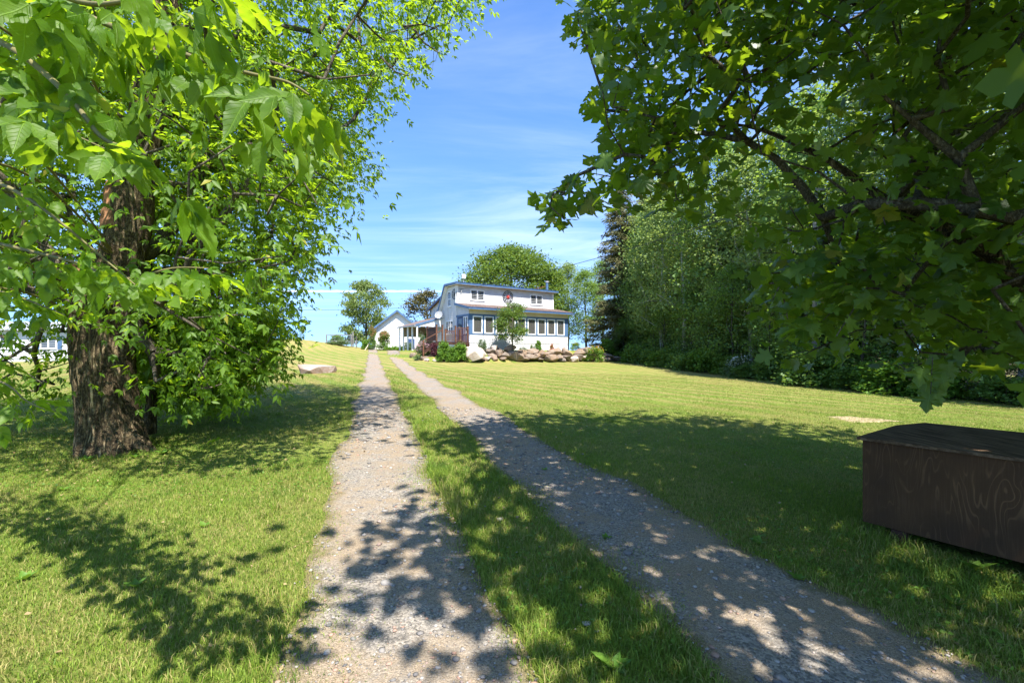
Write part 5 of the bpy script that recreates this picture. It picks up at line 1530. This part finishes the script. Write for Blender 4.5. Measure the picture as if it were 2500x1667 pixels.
garden(S_SAL, 909, 796, 856, 26, 54.0, 'tall reddish bush at the left corner of the shed')
garden(S_LILY, 972, 838, 858, 30, 50.0, 'clump of strap leaved daylilies before the shed', 'plant')
garden(S_PER, 998, 830, 858, 30, 49.0, 'pale flowering plant before the shed door', 'plant')
garden(S_PER, 1031, 806, 842, 26, 42.0, 'tall plant with white flowers under the lean-to', 'plant')
garden(S_LIME, 1046, 800, 845, 26, 44.0, 'green bush growing inside the lean-to')
garden(S_LIME, 893, 830, 856, 28, 55.0, 'green bush left of the shed')
garden(S_LILY, 950, 842, 858, 22, 51.5, 'small daylily clump at the foot of the rose bush', 'plant')

# ------------------------------------------------------------------ rock wall, boulders
def rock_mesh(r, n=18, flat=0.0):
    bm = bmesh.new()
    P = rdir(r, n) * (0.80 + 0.28 * r.random((n, 1)))
    P = np.sign(P) * np.abs(P) ** 0.82
    if flat: P[:, 2] = np.minimum(P[:, 2], flat)
    vs = [bm.verts.new(p) for p in P]
    res = bmesh.ops.convex_hull(bm, input=vs)
    bmesh.ops.delete(bm, geom=[v for v in bm.verts if not v.link_faces], context='VERTS')
    bmesh.ops.bevel(bm, geom=list(bm.edges), offset=0.045, segments=1, affect='EDGES', clamp_overlap=True)
    me = bpy.data.meshes.new('stone'); bm.to_mesh(me); bm.free()
    co = np.zeros(len(me.vertices) * 3); me.vertices.foreach_get('co', co); co = co.reshape(-1, 3)
    lo, hi = co.min(0), co.max(0); co = (co - (lo + hi) / 2) / ((hi - lo) / 2)
    me.vertices.foreach_set('co', co.ravel()); me.update()
    return me
rk = np.random.default_rng(14)
rocks_me = {m: [] for m in ('rock', 'palerock')}
for m in rocks_me:
    for k in range(7 if m == 'rock' else 4):
        me = rock_mesh(rk, 20); me.materials.append(M[m]); rocks_me[m].append(me)
wall = root('rock_wall', (*H(4, -PD - 2, 0).xy, 0.8), 'low retaining wall of brown fieldstones in front of the porch', 'rock wall')
RK = [(905, 1030, 75, 62, 0), (975, 1000, 90, 88, 1), (1015, 1045, 80, 74, 0), (940, 1072, 98, 54, 0), (1050, 1018, 75, 60, 0), (1150, 992, 115, 74, 0), (1095, 1068, 140, 70, 0), (1180, 1072, 112, 105, 0), (1252, 1086, 112, 86, 0), (1300, 1040, 90, 60, 0),
      (1415, 1022, 132, 64, 0), (1365, 1044, 125, 48, 0), (1370, 1088, 155, 66, 0), (1505, 1055, 72, 94, 0), (1575, 1062, 78, 66, 0), (1655, 1036, 190, 74, 0), (1622, 1102, 152, 70, 0), (1740, 1112, 64, 50, 0), (1822, 1052, 172, 104, 0), (1888, 1116, 118, 72, 1),
      (1932, 1046, 132, 92, 0), (1925, 1088, 92, 64, 0), (1988, 1084, 52, 50, 1), (2012, 1012, 92, 64, 0), (2195, 1112, 104, 64, 0), (2288, 1078, 132, 74, 0), (2258, 1118, 80, 46, 0), (2100, 1115, 90, 50, 0), (2350, 1105, 80, 50, 0), (892, 1108, 92, 44, 1), (966, 1110, 72, 38, 0), (842, 1118, 60, 30, 0), (1500, 1112, 92, 34, 0), (1060, 1110, 70, 36, 0), (1310, 1112, 80, 36, 0), (1780, 1095, 60, 50, 0), (2060, 1070, 90, 60, 0), (1450, 1075, 60, 50, 0), (1700, 1080, 80, 50, 0)]
def rock_depth(px):          # the wall stands along the terrace edge, about two metres before the porch
    return float(np.interp(px, [1130, 1250, 1350, 1440, 1520], [36.0, 37.4, 39.2, 41.2, 43.6]))
for i, (x, y, w_, h_, pale) in enumerate(RK):
    X, Y_ = 1000 + x / 4.704, 640 + y / 4.704
    d = rock_depth(X) - 0.6 * (Y_ - 870) / 20
    P = px_ray(X, Y_, d); m = 'palerock' if pale else 'rock'
    o = obj('stone', rocks_me[m][i % len(rocks_me[m])], wall, P)
    o.scale = (w_ / 4.704 / FPX * d / 2 * 1.10, 0.45 + 0.2 * rk.random(), h_ / 4.704 / FPX * d / 2 * 1.12); o.rotation_euler = (rk.normal() * 0.06, rk.normal() * 0.10, math.atan2(AX[1], AX[0]) + rk.normal() * 0.15)
P = px_ray(1160.5, 863, 35.6); me = rock_mesh(np.random.default_rng(3), 22); me.materials.append(M['palerock'])
o = obj('boulder', me, None, P); o.scale = (0.88, 0.7, 0.60); o.rotation_euler = (0.05, 0.12, 0.4)
tag(o, 'big pale grey boulder at the left end of the rock wall', 'boulder')
P = px_ground(765, 912); me = rock_mesh(np.random.default_rng(8), 26, 0.35); me.materials.append(M['pinkrock'])
o = obj('ledge_rock', me, None, (P[0], P[1] + 0.5, P[2] + 0.08)); o.scale = (0.92, 0.75, 0.34); o.rotation_euler = (0.0, 0.05, 0.2)
tag(o, 'flat pinkish ledge rock lying alone in the left lawn', 'rock')
for i, (x, y, w_, h_, pale, lab) in enumerate(((1045 - 5, 1055, 80, 50, 0, None), (180, 1095, 115, 34, 0, 'flat brown stone at the left border of the flower bed'), (200, 1122, 42, 30, 1, 'small white stone at the bed edge, leftmost of three'), (300, 1127, 62, 26, 1, 'small white stone at the bed edge, middle of three'), (570, 1130, 42, 26, 1, 'small white stone at the bed edge, rightmost of three'), (40, 1055, 85, 52, 0, 'brown stone before the pink flowering bush'))):
    if lab is None: continue
    P = px_ground(1000 + x / 4.704, 640 + (y + h_ / 2) / 4.704)
    o = obj('border_stone', rocks_me['palerock' if pale else 'rock'][(i + 1) % 4], None, (P[0], P[1], P[2] + 0.06)); o.scale = (w_ / 4.704 / FPX * P[1] / 2, 0.25, h_ / 4.704 / FPX * P[1] / 2 + 0.04); o.rotation_euler = (0, 0, 0.5 * i)
    tag(o, lab, 'stone')
# mulch bed under the bushes
w = MB(); bx, by = px_ground(1075, 874)[:2]
NR, NA = 8, 32
for i in range(NR + 1):
    for k in range(NA):
        a = 6.2832 * k / NA; q = i / NR * (1 + 0.10 * math.sin(5 * a)); x, y = bx + 1.2 * q * math.cos(a), by + 0.05 + 0.25 * q * math.sin(a)
        w.v.append((x, y, gz(x, y) + 0.035 - 0.03 * (i == NR)))
for i in range(NR):
    for k in range(NA): w.f.append((i * NA + k, (i + 1) * NA + k, (i + 1) * NA + (k + 1) % NA, i * NA + (k + 1) % NA))
tag(w.part('mulch_bed', M['mulch']), 'dark mulch bed under the bushes before the deck', 'flower bed', kind='structure')

for x, y, rx, ry, sd, lab in ((2105, 1024, 0.62, 0.30, 1, 'bare sandy patch in the shaded lawn behind the chest'),):
    w = MB(); p = px_ground(x, y); NA = 40; NR = 5
    for i in range(NR + 1):
        for k in range(NA):
            a = 6.2832 * k / NA; q = i / NR * (1 + 0.22 * math.sin(3 * a + sd) + 0.12 * math.sin(7 * a + 2 * sd) + 0.08 * math.sin(17 * a + sd)); ex, ey = rx * q * math.cos(a), ry * q * math.sin(a)
            X_, Y_ = p[0] + ex * 0.9 + ey * 0.4, p[1] - ex * 0.35 + ey
            w.v.append((X_, Y_, gz(X_, Y_) + 0.010 - 0.008 * (i == NR)))
    for i in range(NR):
        for k in range(NA): w.f.append((i * NA + k, (i + 1) * NA + k, (i + 1) * NA + (k + 1) % NA, i * NA + (k + 1) % NA))
    tag(w.part('dirt_patch', M['dirt']), lab, 'dirt', kind='structure')

# ------------------------------------------------------------------ garden frame, chair and pole at the top of the drive
GFY = 60.0
gp = px_ray(828, 850, GFY); gzz = gz(gp[0], gp[1])
gf = root('trellis', (gp[0], gp[1], gzz), 'grey wooden garden frame overgrown with vines on the crest', 'trellis')
for x in (797, 858):
    a = px_ray(x, 816, GFY); w = MB(); w.box(lambda u, v, z: Vector((a[0] + u, a[1] + v, z)), -0.06, 0.06, -0.06, 0.06, gzz - 0.2, a[2]); w.part('post', M['grey'], gf)
    w = MB(); w.box(lambda u, v, z: Vector((a[0] + u, a[1] + 2.0 + v, z)), -0.06, 0.06, -0.06, 0.06, gzz - 0.2, a[2] - 0.1); w.part('post', M['grey'], gf)
for y in (817, 832):
    a = px_ray(796, y, GFY); b = px_ray(859, y + 1, GFY); w = MB(); w.rbar(a, b, 0.06, 0.10); w.part('crossbar', M['grey'], gf)
w = MB()
for x in np.linspace(800, 856, 18): w.bar(px_ray(x, 818, GFY), px_ray(x, 850, GFY), 0.008, 4)
w.part('wire_mesh', M['greymetal'], gf)
garden(S_PER, 823, 828, 857, 88, GFY - 0.6, 'wide mass of weeds growing against the garden frame', 'plant', 0.4)
garden(S_LIME, 825, 817, 856, 50, GFY + 1.0, 'vine covering the inside of the garden frame', 'plant', 0.4)
a = px_ray(862, 810, 59.0); w = MB(); w.bar((a[0], a[1], gz(a[0], a[1]) - 0.2), a, 0.09, 8, 0.07)
tag(w.part('gate_post', M['grey']), 'weathered post standing right of the garden frame', 'post')
cp = px_ray(874, 852, 57.0); cz = gz(cp[0], cp[1])
chair = root('garden_chair', (cp[0], cp[1], cz), 'grey garden chair on the crest left of the shed', 'chair')
CF = lambda u, v, z: Vector((cp[0] + u, cp[1] + v, cz + z))
w = MB(); w.box(CF, -0.28, 0.28, -0.25, 0.25, 0.38, 0.42); w.part('seat', M['greymetal'], chair)
w = MB(); w.box(CF, -0.30, -0.26, -0.25, 0.25, 0.43, 0.95); w.part('backrest', M['greymetal'], chair)
for u in (-0.26, 0.26):
    w = MB(); w.box(CF, u - 0.025, u + 0.025, -0.25, 0.25, 0.60, 0.64); w.part('armrest', M['greymetal'], chair)
    for v in (-0.22, 0.22):
        w = MB(); w.box(CF, u - 0.02, u + 0.02, v - 0.02, v + 0.02, -0.05, 0.38); w.part('leg', M['greymetal'], chair)
a = px_ray(891, 855, 53.5); a[2] = gz(a[0], a[1]); b = px_ray(911, 822, 54.6); w = MB(); w.bar(a, b, 0.05, 7)
tag(w.part('leaning_pole', M['palewood']), 'pale wooden pole leaning against the shed corner', 'pole')

# ------------------------------------------------------------------ wires
def cable(name, a, b, sag, rad, label, n=28):
    a, b = Vector(a), Vector(b); w = MB(); pts = []
    for k in range(n + 1):
        f = k / n; p = a.lerp(b, f); p.z -= sag * 4 * f * (1 - f); pts.append(p)
    for p, q in zip(pts[:-1], pts[1:]): w.bar(p, q, rad, 5)
    tag(w.part(name, M['wire']), label, 'cable')
pole_xy = (14.0, 21.0)
upole = root('utility_pole', (*pole_xy, gz(*pole_xy)), 'weathered utility pole hidden in the wood on the right', 'pole')
w = MB(); w.bar((*pole_xy, gz(*pole_xy) - 0.3), (*pole_xy, 9.6), 0.14, 10, 0.10); w.part('shaft', M['grey'], upole)
w = MB(); w.rbar((pole_xy[0] - 0.8, pole_xy[1], 9.1), (pole_xy[0] + 0.8, pole_xy[1], 9.1), 0.1, 0.12); w.part('crossarm', M['grey'], upole)
cable('service_cable', H(0.05, -0.12, 7.12), (pole_xy[0], pole_xy[1], 9.2), 0.55, 0.018, 'black service cable running from the house corner to the wood')
cable('overhead_wire', (-60, 58, 9.0), H(1.0, 7.6, 6.3), 1.0, 0.018, 'thin overhead wire crossing the sky left of the shed')

# ------------------------------------------------------------------ plywood chest by the drive
CH0 = np.array([3.02, 3.92]); cu_ = np.array([0.545, -0.838]); cw_ = np.array([0.838, 0.545])
czg = gz(3.6, 3.6)
def CHF(u, v, z): return Vector((CH0[0] + cu_[0] * u + cw_[0] * v, CH0[1] + cu_[1] * u + cw_[1] * v, czg + z))
chest = root('plywood_chest', CHF(1.1, 0.6, 0), 'dark stained plywood storage chest on skids at the right edge of the drive', 'chest')
CL, CD, CHh = 2.3, 1.15, 0.80
w = MB(); w.box(CHF, 0.0, CL, 0.0, 0.018, 0.10, CHh); w.part('front_panel', M['ply'], chest)
w = MB(); w.box(CHF, 0.0, CL, CD - 0.018, CD, 0.10, CHh); w.part('back_panel', M['ply'], chest)
for u in (0.0, CL - 0.018):
    w = MB(); w.box(CHF, u + 0.0005, u + 0.0175, 0.019, CD - 0.019, 0.10, CHh - 0.001); w.part('end_panel', M['ply'], chest)
w = MB(); w.box(CHF, 0.02, CL - 0.02, 0.02, CD - 0.02, 0.10, 0.118); w.part('bottom_panel', M['ply'], chest)
bm = bmesh.new()
vs = [bm.verts.new(CHF(u, v, z)) for z in (CHh + 0.004, CHh + 0.026) for u, v in ((-0.03, -0.04), (CL + 0.03, -0.04), (CL + 0.03, CD + 0.03), (0.10, CD + 0.03), (-0.02, CD * 0.72))]
bm.faces.new(vs[:5][::-1]); bm.faces.new(vs[5:])
for k in range(5): bm.faces.new((vs[k], vs[(k + 1) % 5], vs[5 + (k + 1) % 5], vs[5 + k]))
for v in bm.verts:                   # the lid falls slightly to the front
    pv = (v.co.x - CH0[0]) * cw_[0] + (v.co.y - CH0[1]) * cw_[1]; v.co.z += 0.03 * pv
bmesh.ops.recalc_face_normals(bm, faces=bm.faces)
me = bpy.data.meshes.new('lid'); bm.to_mesh(me); bm.free(); me.materials.append(M['lid']); lid = obj('lid', me, chest)
w = MB(); w.box(CHF, 0.85, 1.05, 0.86, 0.90, CHh + 0.053, CHh + 0.066); w.part('hinge', M['palewood'], lid)
for u in (0.25, 1.15, 2.05):
    w = MB(); w.box(CHF, u - 0.05, u + 0.05, -0.01, CD, -0.06, 0.098); w.part('skid', M['palewood'] if u == 1.15 else M['darkdeck'], chest)

# ------------------------------------------------------------------ grass, weeds and loose stones
rg = np.random.default_rng(55)
def scatter(n, y0, y1, power=1.0, margin=1.6):
    Y = y0 + (y1 - y0) * rg.random(n) ** power
    X = (rg.random(n) * 2 - 1) * (1.16 * Y + margin)
    return X, Y
def smooth_noise(X, Y, f, sd):
    r = np.random.default_rng(sd); o = 0
    for k in range(5):
        a = r.random() * 6.28; o = o + np.sin((X * math.cos(a) + Y * math.sin(a)) * f * (0.7 + 0.8 * r.random()) + r.random() * 6)
    return o / 5
chest_c = np.array(CHF(1.1, 0.6, 0))[:2]
def blades(X, Y, hgt, wid, bend, seg):
    n = len(X); Z = g(X, Y) - 0.004
    a = rg.random(n) * 6.283; lean = rg.random(n) * 6.283
    wx = np.cos(a) * wid / 2; wy = np.sin(a) * wid / 2
    lx = np.cos(lean) * bend * hgt; ly = np.sin(lean) * bend * hgt
    B1 = np.stack([X - wx, Y - wy, Z], 1); B2 = np.stack([X + wx, Y + wy, Z], 1); T_ = np.stack([X + lx, Y + ly, Z + hgt * (1 - 0.35 * bend)], 1)
    if seg == 1:
        V = np.stack([B1, B2, T_], 1).reshape(-1, 3); b = (np.arange(n) * 3)[:, None]
        return V, b + np.array([[0, 1, 2]]), 3
    M1 = np.stack([X - wx * 0.8 + lx * 0.3, Y - wy * 0.8 + ly * 0.3, Z + hgt * 0.6], 1); M2 = np.stack([X + wx * 0.8 + lx * 0.3, Y + wy * 0.8 + ly * 0.3, Z + hgt * 0.6], 1)
    V = np.stack([B1, B2, M1, M2, T_], 1).reshape(-1, 3); b = (np.arange(n) * 5)[:, None, None]
    F = (b + np.array([[[0, 1, 3], [0, 3, 2], [2, 3, 4]]])).reshape(-1, 3)
    return V, F, 5
Vs, Fs, Ds, o_ = [], [], [], 0
for (n, y0, y1, wid, hgt, seg, pw) in ((330000, 1.5, 6.0, 0.0042, 0.037, 2, 1.0), (330000, 6.0, 13.0, 0.009, 0.036, 1, 1.0), (210000, 13.0, 26.0, 0.018, 0.036, 1, 0.9)):
    X, Y = scatter(n, y0, y1, pw)
    u = X - drive_x(Y)
    tr = in_track(X, Y)
    a1, a2 = track_edges(-1, Y); b1, b2 = track_edges(1, Y)
    din = np.where(u < 0, np.minimum(-u - a1, a2 + u), np.minimum(u - b1, b2 - u))      # how far inside a wheel track
    creep = np.exp(-np.clip(din, 0, 9) / (0.04 + 0.10 * np.clip(0.8 + 2.6 * smooth_noise(X, Y, 4.1, 17), 0, 3)))
    thin = tr & (rg.random(n) > 0.010 + 0.75 * creep)
    edge = np.minimum(np.abs(np.abs(u) - 0.45), np.abs(np.abs(u) - 1.66))
    mid = (np.abs(u) < 0.46)
    dchest = np.hypot(X - chest_c[0], Y - chest_c[1])
    under = ((X - CH0[0]) * cu_[0] + (Y - CH0[1]) * cu_[1] > -0.02) & ((X - CH0[0]) * cu_[0] + (Y - CH0[1]) * cu_[1] < CL) & ((X - CH0[0]) * cw_[0] + (Y - CH0[1]) * cw_[1] > 0.03) & ((X - CH0[0]) * cw_[0] + (Y - CH0[1]) * cw_[1] < CD)
    dtrunk = np.hypot(X - be_base[0], Y - be_base[1])
    nz = smooth_noise(X, Y, 2.2, 4)
    bare = (smooth_noise(X, Y, 1.1, 9) > 0.52) & ~mid
    keep = ~thin & ~under & (dtrunk > 0.42) & ~(bare & (rg.random(n) < 0.55))
    tall = np.where(mid, 1.5 + 0.6 * nz, 1.0 + 0.25 * nz) + 0.9 * np.exp(-edge / 0.15) * (u > 0) * (Y < 9) + 1.9 * np.exp(-edge / 0.20) * (u < 0) * (rg.random(n) < 0.7) * np.clip(0.5 + 2 * nz, 0, 1.4)
    tall += 2.2 * np.exp(-((dchest - 1.15) / 0.35) ** 2) * (rg.random(n) < 0.3) + 1.6 * np.exp(-((dtrunk - 0.6) / 0.25) ** 2) * (rg.random(n) < 0.3)
    h = hgt * tall * (0.6 + 0.8 * rg.random(n)); h = np.where(tr, np.minimum(h, 0.025 + 0.05 * creep), h)
    dry = np.clip(0.10 + 0.45 * smooth_noise(X, Y, 0.9, 6) + 0.25 * smooth_noise(X, Y, 3.3, 26) + 0.30 * sstep(Y, 5, 22) + 0.38 * np.sin(6.0 * (0.829 * X + 0.559 * Y) + 0.8 * smooth_noise(X, Y, 0.5, 3)) * sstep(Y, 8, 14) - 0.25 * mid - 0.15 * (np.abs(u) < 2.3), 0, 1)
    k = keep
    V, F, m = blades(X[k], Y[k], h[k], wid * (0.7 + 0.6 * rg.random(k.sum())), 0.25 + 0.6 * rg.random(k.sum()), seg)
    Vs.append(V); Fs.append(F + o_); Ds.append(np.repeat(dry[k], m)); o_ += len(V)
# scattered taller tufts
nt = 260; TX, TY_ = scatter(nt, 1.7, 10.0, 0.8); kk = ~in_track(TX, TY_) & ~((TX > 2.9) & (TX < 5.5) & (TY_ > 1.5) & (TY_ < 5.0)); TX, TY_ = TX[kk], TY_[kk]
per_ = 46; X = np.repeat(TX, per_) + rg.normal(size=len(TX) * per_) * 0.035; Y = np.repeat(TY_, per_) + rg.normal(size=len(TX) * per_) * 0.035
hh_ = np.repeat(0.055 + 0.06 * rg.random(len(TX)), per_) * (0.5 + 0.8 * rg.random(len(X)))
V, F, m = blades(X, Y, hh_, 0.0045 * (1 + 0.06 * Y), 0.3 + 0.6 * rg.random(len(X)), 2)
Vs.append(V); Fs.append(F + o_); Ds.append(np.zeros(len(V))); o_ += len(V)
go = obj('grass', np_mesh('grass', np.concatenate(Vs), np.concatenate(Fs), M['grass'], False, {'dry': np.concatenate(Ds)}))
tag(go, 'short green and straw coloured grass blades of the near lawn', 'grass', kind='stuff')
# clover and plantain
n = 30000; X, Y = scatter(n, 1.6, 9.0, 0.8); k = ~in_track(X, Y) & (smooth_noise(X, Y, 1.6, 12) > 0.05); X, Y = X[k], Y[k]; n = len(X)
P = np.stack([X, Y, g(X, Y) + 0.022 + 0.02 * rg.random(n)], 1)
V, F = leaf_geo(P, unit(rg.normal(size=(n, 3)) * np.array([1, 1, 0.15])), unit(rg.normal(size=(n, 3)) * 0.35 + np.array([0, 0, 1])), 0.022 * (0.7 + 0.8 * rg.random(n)), T_OVAL)
wv = [(V, F)]
for x, y, s_, q in ((1500, 1640, 0.11, 7), (2150, 1290, 0.13, 5), (2230, 1330, 0.15, 6), (2380, 1400, 0.12, 5), (1850, 1330, 0.08, 6), (1950, 1420, 0.08, 6), (2330, 1480, 0.10, 6), (330, 1120, 0.10, 9), (400, 1110, 0.12, 10), (210, 1125, 0.10, 8), (150, 1200, 0.08, 6), (500, 1290, 0.07, 6), (1330, 1150, 0.07, 6), (1480, 1320, 0.06, 7), (60, 1420, 0.07, 7), (330, 1440, 0.07, 6)):
    p = px_ground(x, y)
    if p is None: continue
    a = np.arange(q) * 6.283 / q + rg.random(q); ax = np.stack([np.cos(a), np.sin(a), 0.55 + 0.5 * rg.random(q)], 1)
    wv.append(leaf_geo(np.repeat(p[None], q, 0), unit(ax), unit(np.stack([-np.cos(a) * 0.5, -np.sin(a) * 0.5, np.ones(q)], 1)), s_ * (0.7 + 0.5 * rg.random(q)), T_NEARLEAF))
tag(obj('weeds', np_mesh('weeds', *join(wv), M['lime'])), 'clover and broad leaved weeds among the near grass', 'weeds', kind='stuff')
n = 1500; X, Y = scatter(n, 1.6, 12.0, 0.75); P = np.stack([X, Y, g(X, Y) + 0.012 + 0.03 * rg.random(n) * ~in_track(X, Y)], 1)
V, F = leaf_geo(P, unit(rg.normal(size=(n, 3)) * np.array([1, 1, 0.2])), unit(rg.normal(size=(n, 3)) * 0.4 + np.array([0, 0, 1])), 0.022 * (0.5 + 1.0 * rg.random(n)) * (1 + 0.04 * Y), T_OVAL)
tag(obj('fallen_leaves', np_mesh('fallen_leaves', V, F, M['deadleaf'])), 'small dry fallen leaves and bits strewn over lawn and drive', 'leaf litter', kind='stuff')
# pebbles lying loose on the wheel tracks
ico = bmesh.new(); bmesh.ops.create_icosphere(ico, subdivisions=1, radius=1.0)
IV = np.array([v.co for v in ico.verts]); IF = np.array([[v.index for v in f.verts] for f in ico.faces]); ico.free()
n = 26000; Y = 1.5 + 9.5 * rg.random(n) ** 1.3; X = drive_x(Y) + (rg.random(n) * 2 - 1) * 1.85
k = in_track(X, Y) | (rg.random(n) < 0.06); X, Y = X[k], Y[k]; n = len(X)
k = smooth_noise(X, Y, 1.5, 31) + 0.6 * rg.normal(size=n) > -0.1; X, Y = X[k], Y[k]; n = len(X)
sz = 0.0045 * np.exp(rg.normal(size=n) * 0.55); sz = np.clip(sz, 0.003, 0.028) * (1 + 0.08 * Y)
sc = np.stack([sz * (0.8 + 0.6 * rg.random(n)), sz * (0.8 + 0.6 * rg.random(n)), sz * (0.4 + 0.3 * rg.random(n))], 1)
a = rg.random(n) * 6.283; JV = IV[None] * (1 + 0.22 * rg.normal(size=(n, len(IV), 1))) * sc[:, None]
JX = JV[..., 0] * np.cos(a)[:, None] - JV[..., 1] * np.sin(a)[:, None]; JY = JV[..., 0] * np.sin(a)[:, None] + JV[..., 1] * np.cos(a)[:, None]
PV = np.stack([JX + X[:, None], JY + Y[:, None], JV[..., 2] + (g(X, Y) + 0.012)[:, None] + sc[:, 2:3] * 0.35], -1).reshape(-1, 3)
PF = ((np.arange(n) * len(IV))[:, None, None] + IF[None]).reshape(-1, 3)
tag(obj('pebbles', np_mesh('pebbles', PV, PF, M['pebble'])), 'loose grey pebbles scattered over the gravel tracks', 'gravel', kind='stuff')
